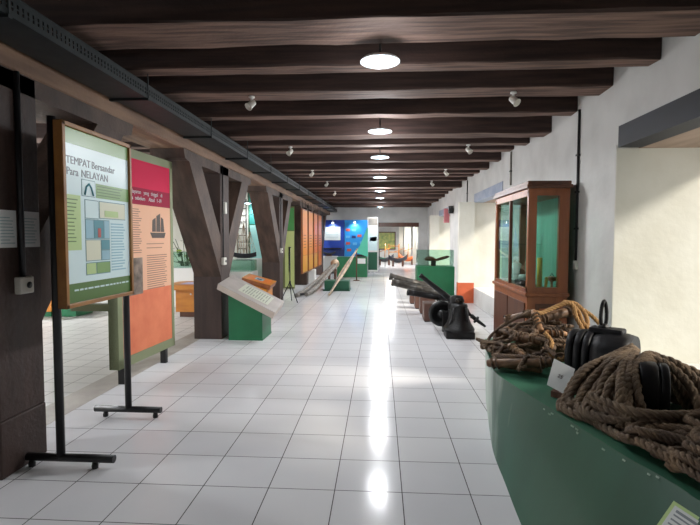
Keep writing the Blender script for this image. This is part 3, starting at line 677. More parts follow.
# ------------------------------------------------------------------ left foreground of the far end: boat parts and panels
gb = thing('green_block', 'low dark green display block on the floor near the pale paddle', 'plinth', (-1.22, 13.85, 0))
B((-1.57, 13.55, .03), (-.87, 14.15, .28), .006).build('body', M['dgreen'], gb); B((-1.6, 13.52, 0), (-.84, 14.18, .03)).build('skirt', M['tgreen'], gb)
gp = thing('green_plinth', 'large bright green plinth carrying the teal bow', 'plinth', (-1.07, 18.8, 0))
B((-1.64, 18.4, 0), (-.49, 19.2, .77), .008).build('body', M['green'], gp)
B((-.85, 18.385, .52), (-.55, 18.399, .72)).build('card', M['paper'], gp)['label'] = 'white caption card'
bw = thing('boat_bow', 'teal triangular boat bow standing on the green plinth', 'boat bow', (-.7, 18.8, .77))
hb = MB(); hb.loft([[V((-.5, 18.72, 1.9)), V((-.47, 18.72, 1.9)), V((-.47, 18.78, 1.9)), V((-.5, 18.78, 1.9))], [V((-.78, 18.65, 1.2)), V((-.47, 18.65, 1.2)), V((-.47, 18.95, 1.2)), V((-.78, 18.95, 1.2))], [V((-.95, 18.62, .95)), V((-.47, 18.62, .772)), V((-.47, 19.05, .772)), V((-.95, 19.05, .95))]], smooth=False)
hb.build('hull', M['sail'], bw)
B((-.9, 18.7, .771), (-.5, 19.0, .86)).build('cradle', M['black'], bw)
pd = thing('long_paddle', 'long pale worn paddle leaning up from the floor over the low green block', 'paddle', (-1.3, 13.3, 0))
rings = []
for k in range(15):
    t_ = k/14; c = V((-1.3, 12.3, .045)).lerp(V((-.8, 17.0, 1.11)), t_)
    w_ = .03+.055*math.sin(math.pi*min(1, t_*1.02))**2*(1 if t_ > .3 else .8); h = .03
    rings.append([c+V((w_*math.cos(q), 0, h*math.sin(q))) for q in [2*math.pi*j/10 for j in range(10)]])
MB().loft(rings).build('blade', M['pale'], pd)
MB().tube([V((-1.3, 12.35, .08)), V((-.8, 16.95, 1.125))], .018, 6).build('spine', M['greywood'], pd); MB().tube([(-.82, 16.85, 1.05), (-.82, 16.95, .02)], .02, 8).build('prop', M['woodd'], pd); MB().lathe([(.12, 0), (.12, .015), (.03, .03)], (-.82, 16.95, 0), seg=14).build('prop_foot', M['woodd'], pd)
cr = thing('boat_rail', 'curved grey boat timbers lying on the floor past the tripod', 'boat timbers', (-1.9, 13, 0))
for off, m_ in ((0, 'greywood'), (.22, 'greywood')):
    MB().tube(catmull([(-2.1+off, 12.0+off, .05), (-1.98+off, 12.9, .1), (-1.8+off*.7, 14.0, .28), (-1.62+off*.5, 15.0, .5), (-1.5+off*.4, 15.6, .62)], .1), .055, 8).build('timber', M[m_], cr)
MB().tube([(-2.1, 12.1, .06), (-1.88, 12.3, .06)], .03, 6).build('crosspiece', M['black'], cr)
MB().tube([(-1.6, 15.0, 0), (-1.56, 15.05, .5)], .04, 8).build('trestle', M['woodd'], cr); MB().tube([(-1.45, 15.5, 0), (-1.42, 15.4, .56)], .04, 8).build('trestle', M['woodd'], cr)
MB().ball((-1.47, 15.72, .66), .15, 14).build('float', M['pale'], cr)
# blue display wall
s = thing('exhibition_screen', 'dark cobalt display panel with a white poster at the far end', 'display panel', (-2.0, 21.1, 0), 'blue display panels at the far end')
B((-2.6, 21.0, 0), (-1.55, 21.12, 2.28)).build('board', M['blue'], s)
pp = B((-2.42, 20.985, 1.4), (-1.72, 20.999, 1.98)).build('poster', M['paper'], s)
tl = MB()
for k in range(6): tl.box((-2.35, 20.983, 1.5+k*.075), (-1.82, 20.985, 1.515+k*.075))
tl.build('text_lines', M['p_line'], pp)
B((-2.55, 20.85, 1.02), (-1.65, 21.0, 1.06)).build('shelf', M['black'], s)
B((-2.6, 20.98, .7), (-1.55, 20.999, .98)).build('lower_band', M['navy'], s)
MB().lathe([(.05, 0), (.08, .08), (.06, .09), (0, .08)], (-2.05, 20.9, 2.22), (0, -.6, -1), 12).build('lamp', M['shade'], s)
MB().ball((-2.05, 20.86, 2.17), .035).build('bulb', M['spotglow'], s)
s2 = thing('exhibition_screen', 'bright blue display panel with small pictures at the far end', 'display panel', (-1.0, 21.1, 0), 'blue display panels at the far end')
B((-1.54, 20.98, 0), (-.55, 21.12, 2.28)).build('board', M['cyan'], s2)
for k, (x, z) in enumerate(((-1.4, 1.85), (-1.15, 1.85), (-.9, 1.6), (-1.4, 1.55), (-1.15, 1.55), (-1.4, 1.27), (-1.1, 1.25), (-1.35, .98), (-.8, 1.3))):
    B((x-.08, 20.97, z-.06), (x+.1, 20.979, z+.05)).build('picture', M[['p_red', 'cyan2', 'p_red', 'cyan2', 'navy'][k % 5]], s2)
MB().lathe([(.05, 0), (.08, .08), (.06, .09), (0, .08)], (-1.1, 20.86, 2.22), (0, -.6, -1), 12).build('lamp', M['shade'], s2)
MB().ball((-1.1, 20.82, 2.17), .035).build('bulb', M['spotglow'], s2)
for x in (-2.05, -1.1):
    l = bpy.data.lights.new('panel_light', 'SPOT'); l.energy = 22; l.spot_size = 2.2; l.spot_blend = .8; l.shadow_soft_size = .04; l.color = (.85, .95, 1)
    lo = bpy.data.objects.new('panel_light', l); COL.objects.link(lo); lo.location = (x, 20.7, 2.12); lo.rotation_euler = (math.radians(35), 0, 0)
wp = thing('white_plinth', 'white cabinet plinth in front of the cobalt display panel', 'plinth', (-2.15, 20.6, 0))
B((-2.55, 20.3, .04), (-1.8, 20.82, .72), .008).build('body', M['white'], wp); B((-2.52, 20.33, 0), (-1.83, 20.8, .04)).build('skirt', M['black'], wp)
md = thing('ship_model', 'small dark boat model on the white plinth before the cobalt panel', 'ship model', (-2.15, 20.5, .72))
rings = []
for k in range(8):
    t_ = k/7; xx = -2.45+.55*t_; w_ = .07*math.sin(math.pi*min(1, .1+.85*t_)); zz = .86+.08*(2*t_-1)**2
    rings.append([V((xx, 20.55-w_, zz)), V((xx, 20.55-w_*.6, zz-.09)), V((xx, 20.55+w_*.6, zz-.09)), V((xx, 20.55+w_, zz))])
MB().loft(rings).build('hull', M['navyboat'], md); B((-2.3, 20.5, .721), (-2.05, 20.6, .78)).build('cradle', M['woodd'], md)
banner('grey and white banner with green foot beside the far doorway', -.53, -.1, 21.1, .03, 2.4, [(.04, .96, .03, .36, 'dgreen', 'lower_field'), (.04, .96, .39, .83, 'p_aqua', 'picture'), (.2, .9, .56, .64, 'k_dark', 'boat_print'), (.04, .96, .85, .99, 'greywood', 'top_field')], M['white'])

# ------------------------------------------------------------------ the room beyond the doorway
mp = thing('wall_picture', 'framed yellow green map on the end wall beyond the doorway', 'picture', (.45, 30.95, .75))
B((-.15, 30.94, .75), (1.0, 30.998, 1.9)).build('frame', M['woodd'], mp); B((-.08, 30.93, .82), (.93, 30.939, 1.83)).build('map', M['mapy'], mp)
for i, (x, y, m_, lb) in enumerate(((.25, 26.5, 'navyboat', 'dark boat model on low stand left in the room beyond'), (.95, 25.6, 'navyboat', 'dark boat model on low stand in the middle of the room beyond'), (1.55, 27.2, 'redw', 'orange boat model on stand at right of the room beyond'))):
    s = thing('boat_model', lb, 'boat model', (x, y, 0), 'boat models beyond the doorway')
    rings = []
    for k in range(11):
        t_ = k/10; xx = x-.5+1.0*t_; w_ = .2*math.sin(math.pi*min(1, .08+.86*t_)); zz = .42+.22*(2*t_-1)**2
        rings.append([V((xx, y-w_, zz)), V((xx, y-w_*.75, zz-.15)), V((xx, y, zz-.24)), V((xx, y+w_*.75, zz-.15)), V((xx, y+w_, zz))])
    MB().loft(rings).build('hull', M[m_], s)
    B((x-.3, y-.12, 0), (x-.2, y+.12, .32)).build('cradle', M['woodd'], s); B((x+.2, y-.12, 0), (x+.3, y+.12, .32)).build('cradle', M['woodd'], s)
    MB().tube([(x, y, .25), (x+.05, y, 1.2)], .02, 6).build('mast', M['orange'], s)
    MB().tube([(x-.25, y, .75), (x+.35, y+.1, .95)], .015, 6).build('boom', M['orange'], s)
oc = thing('orange_cabinet', 'orange wooden rack beneath the yellow green map', 'rack', (.9, 28.6, 0))
for x in (.5, 1.1): B((x, 28.5, 0), (x+.05, 28.8, 1.15)).build('upright', M['orange'], oc)
for z in (.3, .65, 1.0): B((.5, 28.5, z), (1.15, 28.8, z+.04)).build('shelf', M['orange'], oc)
dc = thing('dark_chair', 'dark chair just inside the far doorway on the left', 'chair', (.1, 25, 0))
B((-.05, 24.8, .42), (.3, 25.2, .47)).build('seat', M['dgreen'], dc); B((-.05, 24.8, .47), (-.01, 25.2, .95)).build('backrest', M['black'], dc)
for x in (-.03, .27):
    for y in (24.82, 25.17): B((x-.015, y-.015, 0), (x+.015, y+.015, .42)).build('leg', M['black'], dc)
for i, (y, xa, xb) in enumerate(((26.4, 1.78, 2.12), (28.0, 1.4, 1.78), (29.4, 1.14, 1.4))):  # white cloth strips added in place of daylit window jambs
    s = MB(); n = 28; g = .012
    pts = [(xa+(xb-xa)*k/n, y+.03*math.sin(k*1.1)) for k in range(n+1)]; m_ = n+1
    s.add([(a, b, .1) for a, b in pts]+[(a, b, 2.6) for a, b in pts]+[(a, b+g, .1) for a, b in pts]+[(a, b+g, 2.6) for a, b in pts],
          [f for k in range(n) for f in ((k, k+1, m_+k+1, m_+k), (2*m_+k, 3*m_+k, 3*m_+k+1, 2*m_+k+1), (k, 2*m_+k, 2*m_+k+1, k+1), (m_+k, m_+k+1, 3*m_+k+1, 3*m_+k))], True)
    c = thing('curtain', ['rightmost and nearest of three white curtains beyond the doorway', 'middle one of three white curtains beyond the doorway', 'leftmost and farthest of three white curtains beyond the doorway'][i], 'curtain', ((xa+xb)/2, y, .1), 'white curtains in the room beyond')
    s.build('cloth', M['curtain'], c); MB().tube([(xa-.05, y, 2.63), (2.165, y, 2.63)], .015, 6).build('rod', M['black'], c)

# ------------------------------------------------------------------ wooden cabinet
cx0, cx1, cy0, cy1, cz = 1.625, 2.065, 5.42, 6.95, 2.13
s = thing('display_cabinet', 'brown wooden display cabinet with glass sides against the right wall', 'cabinet', ((cx0+cx1)/2, (cy0+cy1)/2, 0))
W = .07
B((cx0, cy0, .05), (cx1, cy1, .86), .006).build('lower_body', M['woodc'], s)
B((cx0+.02, cy0+.02, 0), (cx1-.01, cy1-.02, .05)).build('skirt', M['woodd'], s)
B((cx0-.025, cy0-.025, .86), (cx1+.01, cy1+.02, .9), .008).build('ledge', M['woodc'], s)
fm = MB()
for x, y in ((cx0, cy0), (cx1-.13, cy0), (cx0, cy1-.06), (cx1-.13, cy1-.06)):
    fm.box((x if x == cx0 else x+.02, y, .9), (x+(.09 if y == cy0 and x == cx0 else .06 if x == cx0 else .13), y+.06, 2.03), .003)
fm.box((cx0, cy0, 1.97), (cx1, cy1, 2.05)); fm.box((cx0, cy0, .9), (cx1, cy0+.05, .96)); fm.box((cx0, cy0, .9), (cx0+.05, cy1, .94))
fm.build('frame', M['woodc'], s)
B((cx0-.03, cy0-.03, 2.05), (cx1+.02, cy1+.03, 2.09), .006).build('cornice', M['woodd'], s); B((cx0-.015, cy0-.015, 2.09), (cx1+.008, cy1+.02, cz), .006).build('cornice_cap', M['woodd'], s)
B((cx1-.03, cy0+.06, .9), (cx1-.01, cy1-.06, 1.97)).build('back_panel', M['mint'], s)
B((cx0+.06, cy1-.03, .94), (cx1-.11, cy1-.024, 1.97)).build('glass_pane', M['glass'], s)
B((cx0+.09, cy0+.02, .96), (cx1-.11, cy0+.026, 1.97)).build('glass_pane', M['glass'], s)
B((cx0+.02, cy0+.06, .94), (cx0+.026, cy1-.06, 1.97)).build('glass_pane', M['glass'], s)
B((cx0+.04, (cy0+cy1)/2, 1.42), (cx1-.04, cy1-.06, 1.428)).build('glass_shelf', M['glassg'], s)
MB().box((cx0-.004, (cy0+cy1)/2-.02, .94), (cx0+.03, (cy0+cy1)/2+.02, 1.97)).build('door_stile', M['woodd'], s)
dr = MB(); dr.box((cx0+.09, cy0-.012, .12), (cx1-.09, cy0, .78), .006); dr.build('door', M['woodd'], s)
ip = B((cx0+.13, cy0-.02, .17), (cx1-.13, cy0-.01, .73), .008).build('door_panel', M['woodc'], s)
for ya, yb in ((cy0+.06, (cy0+cy1)/2-.02), ((cy0+cy1)/2+.02, cy1-.06)):
    d = B((cx0-.012, ya, .12), (cx0, yb, .78), .006).build('door', M['woodd'], s)
    MB().ball((cx0-.025, yb-.06 if ya < 6 else ya+.06, .5), .015).build('knob', M['iron'], d)
# exhibits inside
e1 = thing('yellow_exhibit', 'yellow upright fitting inside the wooden cabinet by its glass side', 'exhibit', (1.86, 5.65, .9))
B((1.80, 5.6, .901), (1.92, 5.7, .93), .004).build('base', M['yellow'], e1); MB().tube([(1.83, 5.65, .93), (1.83, 5.65, 1.28)], .03, 10).build('column', M['yellow'], e1); MB().tube([(1.90, 5.65, .93), (1.91, 5.65, 1.06)], .018, 10).build('handle', M['yellow'], e1)
e2 = thing('lamp_exhibit', 'small brass fitting beside the yellow one inside the cabinet', 'exhibit', (1.98, 5.7, .9))
MB().lathe([(.04, 0), (.045, .02), (.015, .04), (.015, .1), (.05, .12), (.045, .16), (0, .17)], (1.98, 5.68, .901), seg=14).build('body', M['frame'], e2)
MB().tube([(1.96, 5.68, 1.07), (1.98, 5.68, 1.1), (2.0, 5.68, 1.07)], .006, 6).build('handle', M['iron'], e2)
e3 = thing('instrument_exhibit', 'dark instrument low in the cabinet front', 'exhibit', (1.83, 6.3, .9))
B((1.76, 6.2, .901), (1.92, 6.42, .97), .01).build('case', M['black'], e3); MB().lathe([(.06, 0), (.06, .05), (.04, .07), (0, .07)], (1.84, 6.31, .97), seg=16).build('dial', M['white'], e3)
e4 = thing('model_exhibit', 'white model deeper in the cabinet', 'exhibit', (1.85, 6.7, .9))
B((1.75, 6.6, .901), (1.97, 6.8, .95), .006).build('base', M['white'], e4); MB().lathe([(.05, 0), (.04, .1), (.07, .2), (0, .25)], (1.86, 6.7, .95), seg=14).build('body', M['white'], e4)

# ------------------------------------------------------------------ cannons
def cannon(label, muzzle, tail, r0, r1, m, plinth=None, bands=3, knob=True):
    mu, ta = V(muzzle), V(tail); ax = (ta-mu).normalized(); L = (ta-mu).length
    s = thing('swivel_cannon', label, 'cannon', (ta.x if plinth is None else (plinth[0]+plinth[1])/2, mu.y, 0 if plinth is None else plinth[4]), 'old cannons')
    prof = [(r0*.6, .08), (r0*.62, .0), (r0*1.15, 0), (r0*1.16, .03), (r0*1.0, .06)]
    for k in range(bands):
        t_ = .12+.68*k/max(1, bands-1); rr = r0+(r1-r0)*t_
        prof += [(rr, L*t_-.014), (rr*1.06, L*t_-.008), (rr*1.06, L*t_+.008), (rr, L*t_+.014)]
    prof += [(r1*1.12, L*.86), (r1*1.05, L*.9), (r1*.5, L*.95), (r1*.35, L)]
    MB().lathe(prof, mu, ax, 20).build('barrel', m, s)
    MB().ball(ta+ax*.02, r1*.55).build('cascabel', m, s)
    mid = mu.lerp(ta, .58)
    sd = ax.cross(V((0, 0, 1))).normalized()
    MB().tube([mid-sd*r1*1.9, mid+sd*r1*1.9], r1*.4, 10).build('trunnion', m, s)
    z0 = 0 if plinth is None else plinth[4]
    yk = MB()
    for q in (-1, 1): yk.tube([mid+sd*q*r1*1.5, mid+sd*q*r1*1.5-V((0, 0, r1*1.4)), V((mid.x, mid.y, max(z0+.02, mid.z-r1*3)))], r1*.28, 8)
    yk.tube([(mid.x, mid.y, max(z0+.02, mid.z-r1*3)), (mid.x, mid.y, z0)], r1*.4, 10); yk.build('yoke', m, s)
    return s
plin = [(.795, 1.085, 8.65, 9.05), (.80, 1.09, 9.56, 9.86), (.75, 1.05, 10.23, 10.53), (.69, 1.0, 11.0, 11.3)]
pz = .33
for i, (a, b, c, d) in enumerate(plin):
    p = thing('cannon_plinth', 'brown wooden box plinth, %s of the four in the cannon row' % ['nearest', 'second', 'third', 'farthest'][i], 'plinth', ((a+b)/2, (c+d)/2, 0), 'brown cannon plinths')
    B((a, c, .02), (b, d, pz), .006).build('body', M['plinth'], p); B((a+.01, c+.01, 0), (b-.01, d-.01, .02)).build('skirt', M['black'], p)
cannon('black cannon lying low on the nearest brown plinth', (.5, 8.8, .515), (1.5, 8.9, .36), .052, .06, M['iron'], (.795, 1.085, 8.65, 9.05, pz))
cannon('grey bronze cannon on the second brown plinth', (.24, 9.68, .62), (1.3, 9.74, .37), .066, .076, M['gunmetal'], (.8, 1.09, 9.56, 9.86, pz))
cannon('grey bronze cannon on the third brown plinth', (.21, 10.34, .685), (1.25, 10.42, .40), .066, .076, M['gunmetal'], (.75, 1.05, 10.23, 10.53, pz))
cannon('grey bronze cannon on the farthest brown plinth', (.3, 11.12, .6), (1.2, 11.16, .40), .058, .066, M['gunmetal'], (.69, 1.0, 11.0, 11.3, pz))
sw = cannon('black swivel gun tilted up on its iron drum behind the bell mount', (.63, 7.64, .92), (1.44, 7.64, .285), .033, .055, M['iron'])
MB().tube([(1.44, 7.64, .285), (1.5, 7.64, .235), (1.66, 7.64, .115)], [.035, .03, .02], 10).build('tiller', M['iron'], sw)
MB().lathe([(.03, 0), (.06, .01), (.06, .03), (.03, .04)], (1.5, 7.64, .235), (.8, 0, -.6), 12).build('tiller_ring', M['iron'], sw)
# iron drum that carries the swivel gun
MB().lathe([(.0, -.03), (.13, -.03), (.14, -.06), (.18, -.06), (.205, -.045), (.21, 0), (.205, .045), (.18, .06), (0, .06)], (1.0, 7.85, .28), (0, 1, 0), 32).build('wheel', M['iron'], sw)
MB().lathe([(.0, -.1), (.06, -.1), (.07, -.06), (.07, .06), (.05, .1), (0, .1)], (1.0, 7.85, .28), (0, 1, 0), 20).build('wheel_hub', M['iron'], sw)
B((1.0, 7.72, .0), (1.42, 7.78, .34), .01).build('carriage', M['iron'], sw); B((1.36, 7.6, 0), (1.44, 7.8, .14), .01).build('carriage_foot', M['iron'], sw)
# bell shaped mount
bl = thing('bell_mount', 'black bell shaped iron mount on a square foot at the front of the cannons', 'mount', (1.18, 7.36, 0))
B((.99, 7.2, 0), (1.42, 7.5, .1), .012).build('foot', M['iron'], bl)
prof = [(.232, .1), (.236, .135), (.222, .16), (.185, .21), (.155, .29), (.138, .38), (.128, .46), (.132, .48), (.12, .505), (.08, .525), (.04, .53)]
MB().lathe(prof, (1.2, 7.36, 0), seg=32).build('body', M['iron'], bl)
for q in (-1, 1): MB().tube([(1.19+q*.17, 7.30, .12), (1.19+q*.11, 7.22, .3), (1.19+q*.09, 7.24, .46)], .012, 6).build('rib', M['iron'], bl)
MB().lathe([(.0, -.09), (.055, -.09), (.07, -.06), (.075, 0), (.07, .06), (.055, .09), (0, .09)], (1.17, 7.38, .565), (1, .1, 0), 22).build('crown', M['iron'], bl)
sc = MB(); sc.tube([V((1.17+.045*(1-k/22)*math.cos(k*.5), 7.295, .56+.045*(1-k/22)*math.sin(k*.5))) for k in range(18)], .009, 6); sc.build('scroll', M['gunmetal'], bl)['label'] = 'shiny scroll ornament'

# ------------------------------------------------------------------ boat shaped rope display
ZT = .56
base = [(.99, 4.5), (.93, 4.15), (.86, 3.75), (.80, 3.35), (.775, 2.95), (.75, 2.55), (.735, 2.0), (.73, 1.2), (.74, .2)]
rim = [(.99, 4.56), (.935, 4.3), (.87, 3.85), (.815, 3.45), (.865, 3.1), (.955, 2.68), (1.06, 2.15), (1.155, 1.76), (1.25, 1.1)]
base[-1] = (.74, .6); rim[-1] = (1.2, .8)
s = thing('display_platform', 'dark green boat shaped platform carrying the ropes at right', 'platform', (1.5, 2.8, 0))
XT = 2.15
base0, rim0 = base, rim
def dense(P):
    o = []
    Q = [V((*p, 0)) for p in P]; E = [Q[0]*2-Q[1]]+Q+[Q[-1]*2-Q[-2]]
    for i in range(1, len(E)-2):
        a, b, c, d = E[i-1:i+3]
        for k in range(5):
            t = k/5; o.append((.5*((2*b)+(c-a)*t+(2*a-5*b+4*c-d)*t*t+(3*b-a-3*c+d)*t**3)).xy[:])
    return o+[P[-1]]
base, rim = dense(base), dense(rim)
n = len(base); pts = []
def lerp2(a, b, t): return V((a[0]+(b[0]-a[0])*t, a[1]+(b[1]-a[1])*t))
mb = MB()
vs = [(x, y, 0) for x, y in base]+[(x, y, ZT) for x, y in rim]
mb.add(vs, [(k, k+1, n+k+1, n+k) for k in range(n-1)], True)
# far end, back and near end
bk = [(XT, 4.75, 0), (XT, .6, 0), (XT, 4.75, ZT), (XT, .8, ZT)]
o = len(mb.v)
mb.add([(base[0][0], base[0][1], 0), (1.5, 4.72, 0), bk[0], (rim[0][0], rim[0][1], ZT), (1.5, 4.74, ZT), bk[2]], [(0, 3, 4, 1), (1, 4, 5, 2)])
mb.add([bk[0], bk[2], bk[3], bk[1]], [(0, 1, 2, 3)]); mb.add([bk[1], bk[3], (rim[-1][0], rim[-1][1], ZT), (base[-1][0], base[-1][1], 0)], [(0, 1, 2, 3)])
wm = mat('scuffed_green_paint', '#254a3a', .42, col2='#2c5645', scale=(2.5, 2.5, 1.2))
nt = wm.node_tree; bs = nt.nodes['Principled BSDF']; src = bs.inputs['Base Color'].links[0].from_socket
tc = nt.nodes.new('ShaderNodeTexCoord'); sx = nt.nodes.new('ShaderNodeSeparateXYZ'); nt.links.new(tc.outputs['Object'], sx.inputs[0])
mr = nt.nodes.new('ShaderNodeMapRange'); nt.links.new(sx.outputs['Y'], mr.inputs['Value'])      # scuffs gather at the bow, where people pass
mr.inputs['From Min'].default_value = -.1; mr.inputs['From Max'].default_value = 1.7; mr.inputs['To Min'].default_value = -.42; mr.inputs['To Max'].default_value = .62
mp_ = nt.nodes.new('ShaderNodeMapping'); mp_.inputs['Scale'].default_value = (9, 9, 2.2); nt.links.new(tc.outputs['Object'], mp_.inputs[0])
nz_ = nt.nodes.new('ShaderNodeTexNoise'); nz_.inputs['Scale'].default_value = 1; nz_.inputs['Detail'].default_value = 9; nt.links.new(mp_.outputs[0], nz_.inputs['Vector'])
ad = nt.nodes.new('ShaderNodeMath'); ad.operation = 'ADD'; nt.links.new(mr.outputs[0], ad.inputs[0]); nt.links.new(nz_.outputs['Fac'], ad.inputs[1])
rp_ = nt.nodes.new('ShaderNodeValToRGB'); rp_.color_ramp.elements[0].position = .42; rp_.color_ramp.elements[1].position = .95; nt.links.new(ad.outputs[0], rp_.inputs[0])
mx_ = nt.nodes.new('ShaderNodeMix'); mx_.data_type = 'RGBA'; nt.links.new(rp_.outputs[0], mx_.inputs['Factor']); nt.links.new(src, mx_.inputs['A']); mx_.inputs['B'].default_value = lin('#aab8ab')
nt.links.new(mx_.outputs['Result'], bs.inputs['Base Color'])
sd_ = mb.build('side_boards', wm, s)
tp_ = MB(); tp_.prism([(x, y, ZT-.02) for x, y in rim]+[(XT, .8, ZT-.02), (XT, 4.75, ZT-.02), (1.5, 4.74, ZT-.02)], (0, 0, .02)); tp_.build('top_board', mat('platform_top_green', '#2a5a45', .45, col2='#336850', scale=(3, 3, 3)), s)
# chips along the rim
rnd = random.Random(4); ch = MB()
for k in range(12):
    i = rnd.choice(range(24, 36)); t_ = rnd.random(); a = V((*lerp2(rim[i], rim[min(i+1, n-1)], t_), ZT)); q = V((*lerp2(base[i], base[min(i+1, n-1)], t_), 0))
    c = a.lerp(q, rnd.uniform(.015, .06)); dd = (V((*rim[i], ZT))-V((*rim[i-1], ZT))).normalized(); dn = (q-a).normalized(); nn = dd.cross(dn); nn = nn if nn.x < 0 else -nn
    ch.obox(c+nn*.001, dd, dn, nn, rnd.uniform(.005, .013), .004, .0012)
ch.build('paint_chip', M['chip'], s)['kind'] = 'stuff'
# label on the side near the viewpoint
a0 = V((*rim0[6], ZT)); a1 = V((*rim0[7], ZT)); b0 = V((*base0[6], 0)); b1 = V((*base0[7], 0))
dd = (a1-a0).normalized(); dn = ((b1+b0)/2-(a0+a1)/2); dn = (dn-dd*dn.dot(dd)).normalized(); nn = dd.cross(dn); nn = nn if nn.x < 0 else -nn
lbl = thing('label_sheet', 'pale green printed sheet stuck on the platform side at lower right', 'label', V((1.0, 1.72, .35)))
c0 = a0.lerp(a1, .80)+dn*.05
def lb(u0, v0, u1, v1, h, m_, nm):
    mm = MB(); mm.obox(c0+dd*(u0+u1)/2+dn*(v0+v1)/2+nn*(h/2+.003), dd, dn, nn, (u1-u0)/2, (v1-v0)/2, h/2); return mm.build(nm, M[m_], lbl)
lb(0, 0, .3, .2, .002, 'p_lgreen', 'border'); lb(.015, .012, .285, .188, .003, 'paper', 'sheet')
for k in range(9):
    lb(.03, .022+.018*k, .03+.24*rnd.uniform(.7, 1), .022+.018*k+(.01 if k == 0 else .006), .0036, 'p_text', 'text_line')
# caption card
cd = thing('caption_card', 'white caption card propped on the platform beside the black pulley', 'card', (1.08, 2.9, ZT))
cx_ = V((1.157-1.028, 0, 0)); A_ = V((.997, 2.9, .632)); Bq = V((1.09, 2.82, .592)); Cq = V((1.149, 2.88, .736)); Dq = V((1.056, 2.96, .776))
mm = MB(); nn_ = (Bq-A_).cross(Dq-A_).normalized(); mm.prism([A_, Bq, Cq, Dq], nn_*.003); mm.build('card', M['paper'], cd)
ux_ = (Bq-A_).normalized(); nf = nn_ if nn_.y < 0 else -nn_; uz_ = nf.cross(ux_) if nf.cross(ux_).z > 0 else -nf.cross(ux_)
text('25', .03, (A_+Bq+Cq+Dq)/4-ux_*.018-uz_*.01+nf*.0035, ux_, uz_, M['k_dark'], cd)
MB().prism([(1.02, 2.9, ZT+.001), (1.1, 2.83, ZT+.001), (1.15, 2.9, ZT+.001), (1.07, 2.97, ZT+.001)], (0, 0, .035)).build('prop', M['woodd'], cd)

# big black pulley block with an iron ring
pb = thing('pulley_block', 'big black ridged pulley block with an iron ring on top', 'pulley block', (1.46, 3.16, ZT))
C = V((1.465, 3.16, .733)); ax = V((.78, -.62, 0)).normalized(); sdv = V((0, 0, 1)).cross(ax).normalized()
def plate(s0, s1, ra, rz, nm, ch=.006, m_='pulley'):
    ring = lambda k_, sh: [C+ax*sh+sdv*(abs(math.cos(q))**.8*math.copysign(1, math.cos(q))*ra*k_)+V((0, 0, abs(math.sin(q))**.8*math.copysign(1, math.sin(q))*rz*k_)) for q in [2*math.pi*j/36 for j in range(36)]]
    MB().loft([ring(1-.07*min(1, ch/.012), s0), ring(1, s0+ch), ring(1, s1-ch), ring(1-.07*min(1, ch/.012), s1)]).build(nm, M[m_], pb)
plate(-.22, -.178, .155, .165, 'cheek'); plate(-.168, -.126, .165, .17, 'cheek'); plate(-.116, -.074, .17, .171, 'cheek'); plate(-.064, .15, .185, .171, 'shell', .05)
plate(-.178, -.168, .135, .145, 'sheave', .002, 'iron'); plate(-.126, -.116, .145, .15, 'sheave', .002, 'iron'); plate(-.074, -.064, .15, .15, 'sheave', .002, 'iron')
MB().obox(C+V((0, .02, .176)), ax, sdv, (0, 0, 1), .1, .06, .02, .012).build('strap', M['pulley'], pb)
rg = MB(); rc = C+V((-.02, .03, .285)); rv = V((.88, .35, 0)).normalized()
rg.tube([rc+rv*(.024*math.cos(q))*(1+.25*(-math.sin(q)))+V((0, 0,   .082*math.sin(q))) for q in [2*math.pi*k/28 for k in range(28)]], .012, 10, closed=True)
rg.build('ring', M['iron'], pb)
MB().lathe([(.03, 0), (.035, .01), (.02, .03), (0, .035)], C+V((-.02, .03, .19)), seg=14).build('ring_boss', M['iron'], pb)
# smaller black block in the rope coil
b2 = thing('deadeye_block', 'narrow black wooden block standing upright inside the thick rope coil', 'block', (1.43, 2.58, ZT))
C = V((1.43, 2.58, ZT+.15)); ax = V((.93, -.36, 0)).normalized(); sdv = V((0, 0, 1)).cross(ax).normalized(); pb = b2
plate(-.07, .012, .12, .148, 'cheek', .006); plate(.022, .06, .115, .146, 'cheek', .005); plate(.012, .022, .11, .13, 'sheave', .002, 'iron')
MB().obox(C+ax*.0+V((0, 0, .0)), ax, sdv, (0, 0, 1), .076, .018, .018).build('pin', M['iron'], b2)

# thick rope hank over the pulley
R = .0225
rnd = random.Random(12)
rp = MB(); path = []
def jit(s=.012): return V((rnd.uniform(-s, s), rnd.uniform(-s, s), rnd.uniform(-s, s)*.5))
ridge = lambda t: V((1.50, 2.93, .81)).lerp(V((1.36, 2.66, .78)), t)
foot = lambda t: V((1.0, 2.70, .585)).lerp(V((1.16, 2.30, .585)), t)
hanks = []
for lay in range(3):
    pth = []; N = 7
    for k in range(N):
        t_ = (k+.3*lay)/(N-.2); a = ridge(min(1, t_)); b = foot(min(1, t_))
        dz = .028*lay
        m1 = a.lerp(b, .33)+V((0, 0, .04+dz))+jit(.032); m2 = a.lerp(b, .68)+V((0, 0, .04+dz))+jit(.04)
        seq = [a+V((0, 0, dz))+jit(), m1, m2, b+V((.015*lay, .01*lay, dz*.8))+jit(.01)]
        pth += seq if k % 2 == 0 else seq[::-1]
    hanks.append(pth)
for h in hanks: rope(rp, h, R)
